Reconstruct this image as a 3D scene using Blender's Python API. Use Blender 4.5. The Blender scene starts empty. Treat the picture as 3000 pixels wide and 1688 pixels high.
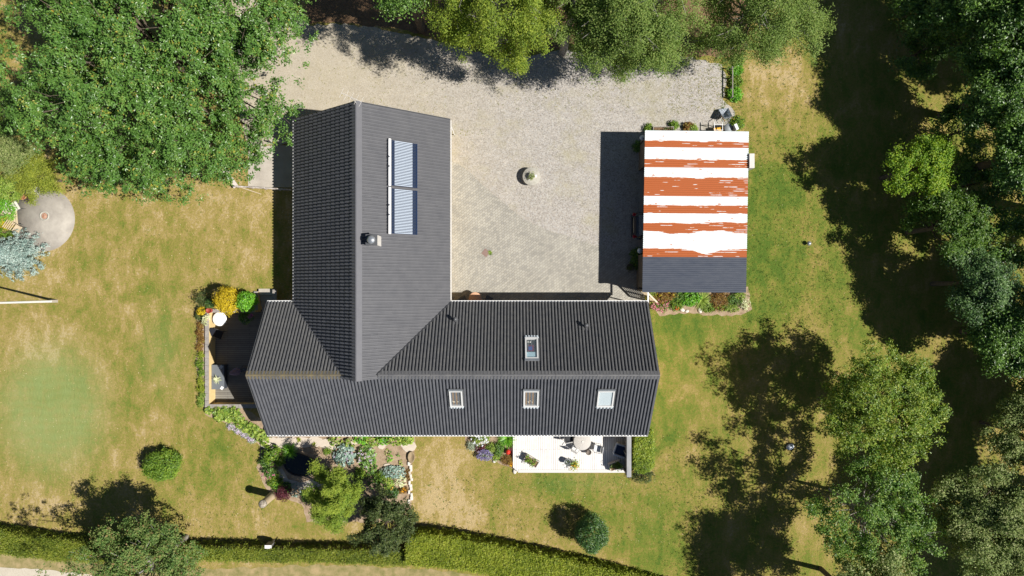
import bpy, math, random
import numpy as np
from mathutils import Vector, Matrix, Euler
R = math.radians
S = bpy.context.scene
COL = S.collection

# ------------------------------------------------------------------ camera, sky, sun, exposure
HC = 46.0                      # drone height in metres
F = 2000.0                     # focal length in photograph pixels (24 mm on 36 mm)
cam_d = bpy.data.cameras.new('camera'); cam_d.lens = 24; cam_d.sensor_width = 36
cam_d.clip_start = 0.5; cam_d.clip_end = 3000
cam = bpy.data.objects.new('camera', cam_d); COL.objects.link(cam)
cam.location = (0, 0, HC); cam.rotation_euler = (0, 0, 0)
S.camera = cam
SUNV = Vector((0.825, -0.203, 1.0)).normalized()
world = bpy.data.worlds.new('World'); S.world = world; world.use_nodes = True
nt = world.node_tree; bg = nt.nodes['Background']
sky = nt.nodes.new('ShaderNodeTexSky'); sky.sky_type = 'NISHITA'; sky.sun_disc = False
sky.air_density = 0.7; sky.dust_density = 0.2; sky.ozone_density = 1.5
sky.sun_elevation = math.asin(SUNV.z); sky.sun_rotation = math.atan2(SUNV.x, SUNV.y)
nt.links.new(sky.outputs[0], bg.inputs[0]); bg.inputs[1].default_value = 0.05
sl = bpy.data.lights.new('sun', 'SUN'); sl.energy = 5.0; sl.angle = R(0.5); sl.color = (1.0, 0.96, 0.90)
sun = bpy.data.objects.new('sun', sl); COL.objects.link(sun)
sun.rotation_euler = SUNV.to_track_quat('Z', 'Y').to_euler(); sun.location = (30, -10, 60)
S.view_settings.view_transform = 'Standard'; S.view_settings.look = 'None'
S.view_settings.exposure = 0.45; S.view_settings.gamma = 1.0
S.render.film_transparent = False
try:
    S.cycles.use_denoising = True
    S.cycles.max_bounces = 6; S.cycles.transparent_max_bounces = 8
except Exception: pass

# ------------------------------------------------------------------ helpers
def P(px, py, h=0.0):
    """a place in the photograph at height h -> world point"""
    k = (HC - h) / F
    return Vector(((px - 1500) * k, (844 - py) * k, h))
def ray_plane(px, py, p0, n):
    d = Vector(((px - 1500) / F, (844 - py) / F, -1.0)); c = Vector((0, 0, HC))
    t = (p0 - c).dot(n) / d.dot(n)
    return c + d * t

def mat(name, col, rough=0.75, spec=0.3, metal=0.0, col2=None, scale=4.0, detail=4.0, amt=1.0, bump=0.0, bscale=None, stretch=None, coat=0.0):
    m = bpy.data.materials.new(name); m.use_nodes = True
    t = m.node_tree; b = t.nodes['Principled BSDF']
    b.inputs['Base Color'].default_value = (*col, 1); b.inputs['Roughness'].default_value = rough
    b.inputs['Specular IOR Level'].default_value = spec; b.inputs['Metallic'].default_value = metal
    if coat: b.inputs['Coat Weight'].default_value = coat
    if col2 is not None or bump:
        tc = t.nodes.new('ShaderNodeTexCoord'); vec = tc.outputs['Object']
        if stretch:
            mp = t.nodes.new('ShaderNodeMapping'); mp.inputs['Scale'].default_value = stretch
            t.links.new(vec, mp.inputs[0]); vec = mp.outputs[0]
    if col2 is not None:
        n = t.nodes.new('ShaderNodeTexNoise'); n.inputs['Scale'].default_value = scale; n.inputs['Detail'].default_value = detail
        n.inputs['Roughness'].default_value = 0.65
        t.links.new(vec, n.inputs['Vector'])
        r = t.nodes.new('ShaderNodeValToRGB')
        r.color_ramp.elements[0].position = 0.5 - 0.2 / amt; r.color_ramp.elements[1].position = 0.5 + 0.2 / amt
        r.color_ramp.elements[0].color = (*col, 1); r.color_ramp.elements[1].color = (*col2, 1)
        t.links.new(n.outputs[0], r.inputs[0]); t.links.new(r.outputs[0], b.inputs['Base Color'])
    if bump:
        n2 = t.nodes.new('ShaderNodeTexNoise'); n2.inputs['Scale'].default_value = bscale or scale * 3; n2.inputs['Detail'].default_value = 5
        t.links.new(vec, n2.inputs['Vector'])
        bp = t.nodes.new('ShaderNodeBump'); bp.inputs['Strength'].default_value = min(1, bump); bp.inputs['Distance'].default_value = 0.05
        t.links.new(n2.outputs[0], bp.inputs['Height']); t.links.new(bp.outputs[0], b.inputs['Normal'])
    return m

def leafmat(name, cols, rough=0.5, spec=0.35, trans=0.3):
    m = bpy.data.materials.new(name); m.use_nodes = True
    t = m.node_tree; b = t.nodes['Principled BSDF']; out = t.nodes['Material Output']
    a = t.nodes.new('ShaderNodeAttribute'); a.attribute_name = 'tint'
    r = t.nodes.new('ShaderNodeValToRGB'); cr = r.color_ramp
    while len(cr.elements) < len(cols): cr.elements.new(0.5)
    for i, c in enumerate(cols):
        cr.elements[i].position = i / (len(cols) - 1); cr.elements[i].color = (*c, 1)
    t.links.new(a.outputs['Fac'], r.inputs[0]); t.links.new(r.outputs[0], b.inputs['Base Color'])
    b.inputs['Roughness'].default_value = rough; b.inputs['Specular IOR Level'].default_value = spec
    tr = t.nodes.new('ShaderNodeBsdfTranslucent')
    hs = t.nodes.new('ShaderNodeHueSaturation'); hs.inputs['Saturation'].default_value = 1.15; hs.inputs['Value'].default_value = 1.5
    t.links.new(r.outputs[0], hs.inputs['Color']); t.links.new(hs.outputs[0], tr.inputs[0])
    mx = t.nodes.new('ShaderNodeMixShader'); mx.inputs[0].default_value = trans
    t.links.new(b.outputs[0], mx.inputs[1]); t.links.new(tr.outputs[0], mx.inputs[2]); t.links.new(mx.outputs[0], out.inputs[0])
    return m

class MB:
    """collects shapes (world coordinates) into one mesh"""
    def __init__(s): s.v = []; s.f = []; s.smooth = []
    def add(s, vs, fs, smooth=False):
        o = len(s.v); s.v += [tuple(v) for v in vs]
        for f in fs: s.f.append([i + o for i in f]); s.smooth.append(smooth)
        return s
    def box(s, c, d, rz=0.0, M=None):
        x, y, z = d[0] / 2, d[1] / 2, d[2] / 2
        vs = [Vector((a * x, b * y, e * z)) for e in (-1, 1) for a, b in ((-1, -1), (1, -1), (1, 1), (-1, 1))]
        if M is None: M = Matrix.Translation(Vector(c)) @ Matrix.Rotation(rz, 4, 'Z')
        else: M = M @ Matrix.Translation(Vector(c))
        return s.add([M @ v for v in vs], [(3, 2, 1, 0), (4, 5, 6, 7), (0, 1, 5, 4), (1, 2, 6, 5), (2, 3, 7, 6), (3, 0, 4, 7)])
    def prism(s, pts, z0, z1):
        n = len(pts)
        vs = [(p[0], p[1], z0) for p in pts] + [(p[0], p[1], z1) for p in pts]
        a = sum(pts[i][0] * pts[(i + 1) % n][1] - pts[(i + 1) % n][0] * pts[i][1] for i in range(n))
        fs = [list(range(n))[::-1], list(range(n, 2 * n))] + [(i, (i + 1) % n, n + (i + 1) % n, n + i) for i in range(n)]
        if a < 0: fs = [f[::-1] for f in fs]
        return s.add(vs, fs)
    def tube(s, p0, p1, r0, r1=None, seg=8, caps=True):
        if r1 is None: r1 = r0
        p0 = Vector(p0); p1 = Vector(p1); d = (p1 - p0)
        if d.length < 1e-6: return s
        q = d.to_track_quat('Z', 'Y'); vs = []
        for p, r in ((p0, r0), (p1, r1)):
            for i in range(seg):
                a = 2 * math.pi * i / seg; vs.append(p + q @ Vector((math.cos(a) * r, math.sin(a) * r, 0)))
        fs = [(i, (i + 1) % seg, seg + (i + 1) % seg, seg + i) for i in range(seg)]
        s.add(vs, fs, seg > 6)
        if caps: s.add(vs, [list(range(seg))[::-1], list(range(seg, 2 * seg))])
        return s
    def path(s, pts, r, seg=6):
        for a, b in zip(pts[:-1], pts[1:]): s.tube(a, b, r, r, seg)
        return s
    def lathe(s, c, prof, seg=24, sx=1, sy=1, rz=0.0):
        c = Vector(c); n = len(prof); vs = []
        for r, z in prof:
            for i in range(seg):
                a = 2 * math.pi * i / seg
                x, y = math.cos(a) * r * sx, math.sin(a) * r * sy
                vs.append((c.x + x * math.cos(rz) - y * math.sin(rz), c.y + x * math.sin(rz) + y * math.cos(rz), c.z + z))
        fs = [(j * seg + i, j * seg + (i + 1) % seg, (j + 1) * seg + (i + 1) % seg, (j + 1) * seg + i) for j in range(n - 1) for i in range(seg)]
        s.add(vs, fs, True)
        if prof[0][0] > 1e-4: s.add(vs[:seg], [list(range(seg))[::-1]])
        if prof[-1][0] > 1e-4: s.add(vs[-seg:], [list(range(seg))])
        return s
    def ball(s, c, r, seg=14, rings=8, sq=1.0):
        return s.lathe(c, [(max(1e-5, r * math.sin(math.pi * j / rings)), -r * sq * math.cos(math.pi * j / rings)) for j in range(rings + 1)], seg)
    def sheet(s, pts, z):
        n = len(pts); a = sum(pts[i][0] * pts[(i + 1) % n][1] - pts[(i + 1) % n][0] * pts[i][1] for i in range(n))
        if a < 0: pts = pts[::-1]
        return s.add([(p[0], p[1], z) for p in pts], [list(range(n))])
    def build(s, name, m, parent=None, origin=None, bevel=0.0):
        if parent is not None: o0 = Vector(wloc(parent))
        elif origin is not None: o0 = Vector(origin)
        else:
            a = np.array(s.v); o0 = Vector(((a[:, 0].min() + a[:, 0].max()) / 2, (a[:, 1].min() + a[:, 1].max()) / 2, a[:, 2].min()))
        me = bpy.data.meshes.new(name)
        me.from_pydata([(v[0] - o0.x, v[1] - o0.y, v[2] - o0.z) for v in s.v], [], s.f)
        me.polygons.foreach_set('use_smooth', s.smooth)
        me.materials.append(m); me.update()
        ob = bpy.data.objects.new(name, me); COL.objects.link(ob)
        if parent is not None: ob.parent = parent
        else: ob.location = o0
        if bevel:
            md = ob.modifiers.new('bevel', 'BEVEL'); md.width = bevel; md.segments = 2; md.limit_method = 'ANGLE'
        return ob
def wloc(o):
    v = Vector(o.location)
    while o.parent is not None:
        o = o.parent; v = v + Vector(o.location)
    return v
def tag(o, label, cat, group=None):
    o['label'] = label; o['category'] = cat
    if group: o['group'] = group
    return o
def thing(name, label, cat, loc, group=None):
    o = bpy.data.objects.new(name, None); o.empty_display_size = 0.3; COL.objects.link(o); o.location = loc
    return tag(o, label, cat, group)
def struct(o, kind='structure'):
    o['kind'] = kind; return o
def pxs(pts, h=0.0): return [P(a, b, h) for a, b in pts]
def jag(pts, amp, step, seed):
    """roughen an outline given in world metres"""
    rg = random.Random(seed); out = []
    n = len(pts)
    for i in range(n):
        a = Vector(pts[i][:2]); b = Vector(pts[(i + 1) % n][:2]); L = (b - a).length; k = max(1, int(L / step))
        nrm = Vector((-(b - a).y, (b - a).x)) / max(L, 1e-6)
        for j in range(k):
            p = a.lerp(b, j / k) + nrm * rg.uniform(-amp, amp); out.append((p.x, p.y))
    return out

def np_mesh(name, V, Fq, m, parent=None, origin=(0, 0, 0), tint=None, smooth=False):
    o0 = np.array(wloc(parent) if parent is not None else origin, dtype=float)
    V = (V - o0).astype(np.float32); nf = len(Fq); k = Fq.shape[1]
    me = bpy.data.meshes.new(name)
    me.vertices.add(len(V)); me.vertices.foreach_set('co', V.ravel())
    me.loops.add(nf * k); me.loops.foreach_set('vertex_index', Fq.astype(np.int32).ravel())
    me.polygons.add(nf); me.polygons.foreach_set('loop_start', np.arange(0, nf * k, k, dtype=np.int32))
    me.polygons.foreach_set('loop_total', np.full(nf, k, dtype=np.int32))
    me.polygons.foreach_set('use_smooth', np.full(nf, smooth))
    if tint is not None:
        at = me.attributes.new('tint', 'FLOAT', 'FACE'); at.data.foreach_set('value', tint.astype(np.float32))
    me.update(calc_edges=True); me.materials.append(m)
    ob = bpy.data.objects.new(name, me); COL.objects.link(ob)
    if parent is not None: ob.parent = parent
    else: ob.location = origin
    return ob

def unit(a): return a / np.maximum(np.linalg.norm(a, axis=1, keepdims=True), 1e-9)
def leafquads(C, N, size, rg, aspect=0.55, jit=0.35):
    """pointed leaf faces centred on C, facing N"""
    n = len(C); N = unit(N)
    t = unit(np.cross(N, rg.normal(size=(n, 3)))); b = np.cross(N, t)
    s = (size * rg.uniform(1 - jit, 1 + jit, n))[:, None]
    fold = N * s * 0.12
    V = np.stack([C - t * s * .5, C + b * s * aspect * .5 + fold, C + t * s * .5, C - b * s * aspect * .5 + fold], 1).reshape(-1, 3)
    return V, np.arange(4 * n).reshape(n, 4)
def foliage(name, m, parent, T, O, n_per, tuft_r, size, rg, flat=0.7, aspect=0.55, upw=0.8, tspread=0.22, origin=None, tb=None):
    """leaves in tufts: T tuft centres, O outward directions"""
    n = len(T); k = n_per; O = unit(O)
    C = np.repeat(T, k, 0); OO = np.repeat(O, k, 0)
    off = rg.normal(size=(n * k, 3)) * tuft_r * np.repeat(rg.uniform(.6, 1.25, n), k)[:, None]
    d = (off * OO).sum(1, keepdims=True); off = off - OO * d * (1 - flat)
    C = C + off
    N = OO * 0.6 + np.array([0, 0, upw]) + rg.normal(size=(n * k, 3)) * 0.6 + unit(off) * 0.45
    V, Q = leafquads(C, N, size, rg, aspect)
    base = rg.uniform(.25, .7, n) if tb is None else tb
    tint = np.clip(np.repeat(base, k) + rg.normal(size=n * k) * tspread, 0, 1)
    return np_mesh(name, V, Q, m, parent, tint=tint, origin=origin if origin is not None else (0, 0, 0))

def lobed(rg, c, Rh, Rz, nl, rl, ntuft, low=-0.3, shell=0.62, droop=0.0):
    """tuft centres on lobes spread over a crown; returns T, O, lobe centres"""
    c = np.array(c)
    d = unit(rg.normal(size=(nl * 4, 3))); d = d[d[:, 2] > low][:nl]
    L = c + d * np.array([Rh, Rh, Rz]) * (shell * rg.uniform(.55, 1.12, (len(d), 1)))
    rr = rl * rg.uniform(.65, 1.3, len(L)); T = []; O = []
    per = max(8, ntuft // len(L)); nb = max(3, per // 5)
    for i in range(len(L)):
        out = L[i] - c; out = out / max(1e-6, np.linalg.norm(out))
        q = unit(rg.normal(size=(nb, 3)) + np.array([0, 0, .3]) + out * .35)
        for j in range(nb):
            t_ = np.array([.35, .55, .72, .87, 1.0]) * rg.uniform(.8, 1.15); p = L[i] + q[j] * (rr[i] * t_)[:, None] * np.array([1, 1, .8]) + rg.normal(size=(5, 3)) * rr[i] * .07
            p[:, 2] -= droop * (t_ ** 2) * rr[i]
            T.append(p); O.append(np.tile(q[j], (5, 1)))
    return np.concatenate(T), np.concatenate(O), L

BARK = mat('bark', (.09, .07, .05), .9, .1, col2=(.16, .13, .10), scale=6)
BARKW = mat('pale_bark', (.42, .40, .36), .8, .2, col2=(.16, .14, .12), scale=5)
def tree(name, label, cat, px, py, hc, Rh, Rz, m, seed, nl=26, rl=None, ntuft=900, k=40, tuft=.28, leaf=.16, bark=None, group=None, low=-0.3, trunk_r=.22, shell=.72, upw=.8, flat=.7, limbs=True, aspect=.55, tspread=.2, lean=(0, 0), lobes=(), droop=0.0):
    rg = np.random.default_rng(seed)
    c = P(px, py, hc); rl = rl or Rh * .38
    base = Vector((c.x + lean[0], c.y + lean[1], 0))
    root = thing(name, label, cat, base, group)
    T, O, L = lobed(rg, c, Rh, Rz, nl, rl, ntuft, low, shell=shell, droop=droop)
    for (lx, ly, lh, lr) in lobes:                       # extra lobes that shape the outline
        q = unit(rg.normal(size=(max(6, int(ntuft / nl * 1.0)), 3)) + np.array([0, 0, .35])); cc = np.array(P(lx, ly, lh))
        T = np.concatenate([T, cc + q * lr * rg.uniform(.4, 1.05, (len(q), 1))]); O = np.concatenate([O, q]); L = np.concatenate([L, cc[None]])
    ok = T[:, 2] > .25; T, O = T[ok], O[ok]
    foliage('crown', m, root, T, O, k, tuft, leaf, rg, upw=upw, flat=flat, aspect=aspect, tspread=tspread)
    b = MB(); fork = Vector((base.x + (c.x - base.x) * .5, base.y + (c.y - base.y) * .5, max(.4, hc - Rz * .9)))
    b.tube(base, fork, trunk_r * 1.25, trunk_r, 10)
    b.tube(fork, c + Vector((0, 0, Rz * .5)), trunk_r, trunk_r * .35, 8)
    rr = random.Random(seed)
    if limbs:
        for l in L:
            e = Vector(l); s0 = fork.lerp(c, rr.uniform(0, .9)); mid = s0.lerp(e, .5) + Vector((rr.uniform(-.3, .3), rr.uniform(-.3, .3), -.15 * (e - s0).length * .3))
            b.tube(s0, mid, trunk_r * .42, trunk_r * .24, 6, False); b.tube(mid, e, trunk_r * .24, trunk_r * .1, 6, False)
            for _ in range(3):
                q = e + Vector((rr.uniform(-1, 1), rr.uniform(-1, 1), rr.uniform(-.2, .8))) * rl * .8
                b.tube(e.lerp(mid, rr.uniform(0, .5)), q, trunk_r * .1, trunk_r * .03, 5, False)
    b.build('trunk', bark or BARK, root)
    return root

# ------------------------------------------------------------------ materials
def lawn_material():
    m = bpy.data.materials.new('lawn_grass'); m.use_nodes = True; t = m.node_tree; b = t.nodes['Principled BSDF']; L = t.links
    tc = t.nodes.new('ShaderNodeTexCoord')
    at = t.nodes.new('ShaderNodeAttribute'); at.attribute_name = 'green'
    def noise(sc, det=4, dist=0, vec=None, rough=.6):
        n = t.nodes.new('ShaderNodeTexNoise'); n.inputs['Scale'].default_value = sc; n.inputs['Detail'].default_value = det
        n.inputs['Distortion'].default_value = dist; n.inputs['Roughness'].default_value = rough
        L.new(vec or tc.outputs['Object'], n.inputs['Vector']); return n.outputs[0]
    def math_(op, a, bb, c=None):
        n = t.nodes.new('ShaderNodeMath'); n.operation = op
        for i, x in enumerate((a, bb, c)):
            if x is None: continue
            if hasattr(x, 'is_output'): L.new(x, n.inputs[i])
            else: n.inputs[i].default_value = x
        return n.outputs[0]
    mp = t.nodes.new('ShaderNodeMapping'); mp.inputs['Scale'].default_value = (1, .45, 1); mp.inputs['Rotation'].default_value = (0, 0, R(-25))
    L.new(tc.outputs['Object'], mp.inputs[0])
    n1 = noise(.38, 5, .6); n2 = noise(1.6, 5, .4, mp.outputs[0]); n3 = noise(6, 5); n4 = noise(15, 4, rough=.85)
    x = math_('MULTIPLY_ADD', n1, 1.2, -.6); x = math_('ADD', x, at.outputs['Fac'])
    y = math_('MULTIPLY_ADD', n2, 1.1, -.55); x = math_('ADD', x, y)
    z = math_('MULTIPLY_ADD', n3, 1.15, -.575); x = math_('ADD', x, z)
    r = t.nodes.new('ShaderNodeValToRGB'); cr = r.color_ramp; cr.interpolation = 'EASE'
    stops = [(0.0, (.44, .335, .17)), (.25, (.315, .24, .08)), (.48, (.228, .202, .046)), (.72, (.145, .175, .027)), (1.0, (.08, .135, .018))]
    while len(cr.elements) < len(stops): cr.elements.new(.5)
    for e, (p, c) in zip(cr.elements, stops): e.position = p; e.color = (*c, 1)
    L.new(x, r.inputs[0])
    v = math_('MULTIPLY_ADD', n4, 1.5, .25); v2 = math_('MULTIPLY_ADD', n3, .5, .75); v = math_('MULTIPLY', v, v2)
    hs = t.nodes.new('ShaderNodeHueSaturation'); hs.inputs['Saturation'].default_value = 1.0
    L.new(r.outputs[0], hs.inputs['Color']); L.new(v, hs.inputs['Value']); 
    # bluish-green reseeded patch
    at2 = t.nodes.new('ShaderNodeAttribute'); at2.attribute_name = 'patch'
    mx = t.nodes.new('ShaderNodeMix'); mx.data_type = 'RGBA'; mx.blend_type = 'MIX'
    wv = t.nodes.new('ShaderNodeTexWave'); wv.bands_direction = 'Y'; wv.inputs['Scale'].default_value = .55; wv.inputs['Distortion'].default_value = 7; wv.inputs['Detail'].default_value = 3; L.new(tc.outputs['Object'], wv.inputs['Vector'])
    pf = math_('MULTIPLY', at2.outputs['Fac'], math_('ADD', math_('MULTIPLY_ADD', n2, .9, .22), math_('MULTIPLY', wv.outputs['Fac'], .14)))
    L.new(pf, mx.inputs['Factor']); L.new(hs.outputs[0], mx.inputs['A']); mx.inputs['B'].default_value = (.245, .30, .105, 1)
    L.new(mx.outputs['Result'], b.inputs['Base Color'])
    b.inputs['Roughness'].default_value = .9; b.inputs['Specular IOR Level'].default_value = .15
    bp = t.nodes.new('ShaderNodeBump'); bp.inputs['Strength'].default_value = .75; bp.inputs['Distance'].default_value = .06
    hgt = math_('ADD', n4, math_('MULTIPLY', n3, 1.2)); L.new(hgt, bp.inputs['Height']); L.new(bp.outputs[0], b.inputs['Normal'])
    return m

def gravel_material(name, cols, moss, scale=17.0):
    m = bpy.data.materials.new(name); m.use_nodes = True; t = m.node_tree; b = t.nodes['Principled BSDF']; L = t.links
    tc = t.nodes.new('ShaderNodeTexCoord')
    vo = t.nodes.new('ShaderNodeTexVoronoi'); vo.inputs['Scale'].default_value = scale; L.new(tc.outputs['Object'], vo.inputs['Vector'])
    sp = t.nodes.new('ShaderNodeSeparateColor'); L.new(vo.outputs['Color'], sp.inputs[0])
    r = t.nodes.new('ShaderNodeValToRGB'); cr = r.color_ramp
    while len(cr.elements) < len(cols): cr.elements.new(.5)
    for i, c in enumerate(cols): cr.elements[i].position = i / (len(cols) - 1); cr.elements[i].color = (*c, 1)
    L.new(sp.outputs[0], r.inputs[0])
    n1 = t.nodes.new('ShaderNodeTexNoise'); n1.inputs['Scale'].default_value = .35; n1.inputs['Detail'].default_value = 8; n1.inputs['Roughness'].default_value = .7
    L.new(tc.outputs['Object'], n1.inputs['Vector'])
    r1 = t.nodes.new('ShaderNodeValToRGB'); r1.color_ramp.elements[0].position = .5; r1.color_ramp.elements[1].position = .78
    r1.color_ramp.elements[0].color = (0, 0, 0, 1); r1.color_ramp.elements[1].color = (.75, .75, .75, 1); L.new(n1.outputs[0], r1.inputs[0])
    mx = t.nodes.new('ShaderNodeMix'); mx.data_type = 'RGBA'; L.new(r1.outputs[0], mx.inputs['Factor']); L.new(r.outputs[0], mx.inputs['A']); mx.inputs['B'].default_value = (*moss, 1)
    # west part of the yard is yellower and sandier
    sx = t.nodes.new('ShaderNodeSeparateXYZ'); L.new(tc.outputs['Object'], sx.inputs[0])
    mr = t.nodes.new('ShaderNodeMapRange'); mr.inputs['From Min'].default_value = -12; mr.inputs['From Max'].default_value = 2; mr.inputs['To Min'].default_value = .55; mr.inputs['To Max'].default_value = 0
    L.new(sx.outputs[0], mr.inputs[0])
    m2 = t.nodes.new('ShaderNodeMix'); m2.data_type = 'RGBA'; L.new(mr.outputs[0], m2.inputs['Factor']); L.new(mx.outputs['Result'], m2.inputs['A']); m2.inputs['B'].default_value = (.44, .375, .255, 1)
    n5 = t.nodes.new('ShaderNodeTexNoise'); n5.inputs['Scale'].default_value = 1.1; n5.inputs['Detail'].default_value = 3; L.new(tc.outputs['Object'], n5.inputs['Vector'])
    mm = t.nodes.new('ShaderNodeMath'); mm.operation = 'MULTIPLY_ADD'; mm.inputs[1].default_value = .24; mm.inputs[2].default_value = .86; L.new(n5.outputs[0], mm.inputs[0])
    hs = t.nodes.new('ShaderNodeHueSaturation'); L.new(mm.outputs[0], hs.inputs['Value']); L.new(m2.outputs['Result'], hs.inputs['Color'])
    L.new(hs.outputs[0], b.inputs['Base Color']); b.inputs['Roughness'].default_value = .85; b.inputs['Specular IOR Level'].default_value = .2
    bp = t.nodes.new('ShaderNodeBump'); bp.invert = True; bp.inputs['Strength'].default_value = .4; bp.inputs['Distance'].default_value = .02
    L.new(vo.outputs['Distance'], bp.inputs['Height']); L.new(bp.outputs[0], b.inputs['Normal'])
    return m

def paver_material():
    m = bpy.data.materials.new('block_paving'); m.use_nodes = True; t = m.node_tree; b = t.nodes['Principled BSDF']; L = t.links
    tc = t.nodes.new('ShaderNodeTexCoord'); mp = t.nodes.new('ShaderNodeMapping'); mp.inputs['Rotation'].default_value = (0, 0, R(-39))
    L.new(tc.outputs['Object'], mp.inputs[0])
    br = t.nodes.new('ShaderNodeTexBrick'); br.inputs['Scale'].default_value = 1.0; br.inputs['Brick Width'].default_value = .215; br.inputs['Row Height'].default_value = .15
    br.inputs['Mortar Size'].default_value = .009; br.inputs['Bias'].default_value = -.25
    br.inputs['Color1'].default_value = (.37, .35, .30, 1); br.inputs['Color2'].default_value = (.25, .24, .215, 1); br.inputs['Mortar'].default_value = (.20, .175, .13, 1)
    L.new(mp.outputs[0], br.inputs['Vector'])
    n = t.nodes.new('ShaderNodeTexNoise'); n.inputs['Scale'].default_value = .55; n.inputs['Detail'].default_value = 6; L.new(tc.outputs['Object'], n.inputs['Vector'])
    mm = t.nodes.new('ShaderNodeMath'); mm.operation = 'MULTIPLY_ADD'; mm.inputs[1].default_value = .6; mm.inputs[2].default_value = .72; L.new(n.outputs[0], mm.inputs[0])
    hs = t.nodes.new('ShaderNodeHueSaturation'); L.new(mm.outputs[0], hs.inputs['Value']); L.new(br.outputs[0], hs.inputs['Color'])
    L.new(hs.outputs[0], b.inputs['Base Color']); b.inputs['Roughness'].default_value = .85
    bp = t.nodes.new('ShaderNodeBump'); bp.inputs['Strength'].default_value = .4; bp.inputs['Distance'].default_value = .01; bp.invert = True
    L.new(br.outputs['Fac'], bp.inputs['Height']); L.new(bp.outputs[0], b.inputs['Normal'])
    return m

def plank_material(name, c1, c2, gap, width, rz=0.0, length=3.0):
    m = bpy.data.materials.new(name); m.use_nodes = True; t = m.node_tree; b = t.nodes['Principled BSDF']; L = t.links
    tc = t.nodes.new('ShaderNodeTexCoord'); mp = t.nodes.new('ShaderNodeMapping'); mp.inputs['Rotation'].default_value = (0, 0, rz)
    L.new(tc.outputs['Object'], mp.inputs[0])
    br = t.nodes.new('ShaderNodeTexBrick'); br.inputs['Scale'].default_value = 1; br.inputs['Brick Width'].default_value = length; br.inputs['Row Height'].default_value = width
    br.inputs['Mortar Size'].default_value = .009; br.inputs['Color1'].default_value = (*c1, 1); br.inputs['Color2'].default_value = (*c2, 1); br.inputs['Mortar'].default_value = (*gap, 1)
    L.new(mp.outputs[0], br.inputs['Vector'])
    n = t.nodes.new('ShaderNodeTexNoise'); n.inputs['Scale'].default_value = 3; n.inputs['Detail'].default_value = 5; L.new(tc.outputs['Object'], n.inputs['Vector'])
    mm = t.nodes.new('ShaderNodeMath'); mm.operation = 'MULTIPLY_ADD'; mm.inputs[1].default_value = .35; mm.inputs[2].default_value = .83; L.new(n.outputs[0], mm.inputs[0])
    hs = t.nodes.new('ShaderNodeHueSaturation'); L.new(mm.outputs[0], hs.inputs['Value']); L.new(br.outputs[0], hs.inputs['Color'])
    L.new(hs.outputs[0], b.inputs['Base Color']); b.inputs['Roughness'].default_value = .8; b.inputs['Specular IOR Level'].default_value = .2
    return m

LAWN = lawn_material()
GRAVEL = gravel_material('yard_gravel', [(.24, .22, .195), (.325, .30, .265), (.39, .35, .305), (.38, .365, .345), (.49, .455, .40)], (.33, .30, .155))
ROADM = gravel_material('road_gravel', [(.5, .47, .43), (.6, .56, .5), (.66, .62, .57)], (.5, .45, .36))
PAVER = paver_material()
SOIL = mat('soil', (.25, .175, .11), .95, .1, col2=(.42, .32, .22), scale=3, detail=8, bump=.6, bscale=14)
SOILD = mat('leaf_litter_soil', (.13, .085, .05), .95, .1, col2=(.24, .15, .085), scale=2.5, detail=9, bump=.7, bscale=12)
VERGE = mat('dry_verge_grass', (.40, .30, .16), .95, .1, col2=(.16, .16, .05), scale=1.7, detail=9, bump=.6, bscale=14)
CONC = mat('concrete', (.36, .32, .27), .85, .2, col2=(.50, .455, .39), scale=1.1, detail=8, bump=.2, bscale=25)
TILE = mat('dark_roof_tile', (.086, .090, .102), .55, .4, col2=(.116, .119, .130), scale=2.2, detail=8, amt=1.2)
TILEOLD = mat('weathered_roof_tile', (.092, .094, .100), .6, .35, col2=(.132, .131, .128), scale=3.2, detail=9, amt=1.2)
RIDGE = mat('ridge_cap_grey', (.095, .096, .103), .5, .4, col2=(.15, .148, .145), scale=2.5, detail=9)
LICHEN = mat('lichened_ridge_cap', (.085, .082, .075), .7, .3, col2=(.20, .16, .08), scale=2.4, detail=8, amt=.9)
WHITE = mat('white_paint', (.80, .80, .79), .5, .4, col2=(.72, .71, .68), scale=5)
OFFW = mat('off_white', (.66, .63, .58), .6, .3, col2=(.55, .52, .47), scale=6)
YELLOW = mat('yellow_render', (.74, .57, .29), .85, .2, col2=(.66, .49, .23), scale=2.5, detail=7, bump=.2)
GREYC = mat('grey_coping_stone', (.23, .21, .19), .85, .2, col2=(.36, .33, .30), scale=3.5, detail=8, bump=.3)
BLACK = mat('black_plastic', (.02, .022, .025), .45, .4, col2=(.03, .03, .033), scale=8)
DGREY = mat('dark_grey_metal', (.07, .075, .08), .4, .5, col2=(.10, .10, .105), scale=7)
NAVY = mat('navy_coating', (.008, .02, .055), .3, .5, col2=(.012, .028, .075), scale=9)
TUBEW = mat('bright_collector_tube', (.50, .56, .63), .3, .6, col2=(.44, .50, .58), scale=9)
METAL = mat('zinc_metal', (.42, .44, .46), .35, .5, .6, col2=(.32, .34, .36), scale=5)
STONE = mat('grey_stone', (.33, .31, .26), .85, .2, col2=(.46, .44, .38), scale=4, detail=8, bump=.4)
PALESTONE = mat('pale_stone', (.58, .53, .45), .85, .2, col2=(.70, .66, .60), scale=4, detail=7, bump=.3)
WOOD = mat('pale_wood', (.50, .39, .25), .75, .25, col2=(.62, .51, .36), scale=3, stretch=(1, 8, 1), detail=6)
WOODG = mat('grey_weathered_wood', (.22, .20, .18), .85, .15, col2=(.34, .31, .28), scale=3, stretch=(6, 1, 1), detail=7)
TERRA = mat('terracotta', (.42, .17, .09), .8, .2, col2=(.52, .24, .13), scale=6)
DECKW = plank_material('white_deck_boards', (.74, .715, .68), (.66, .635, .60), (.24, .22, .20), .145, R(90))
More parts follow.
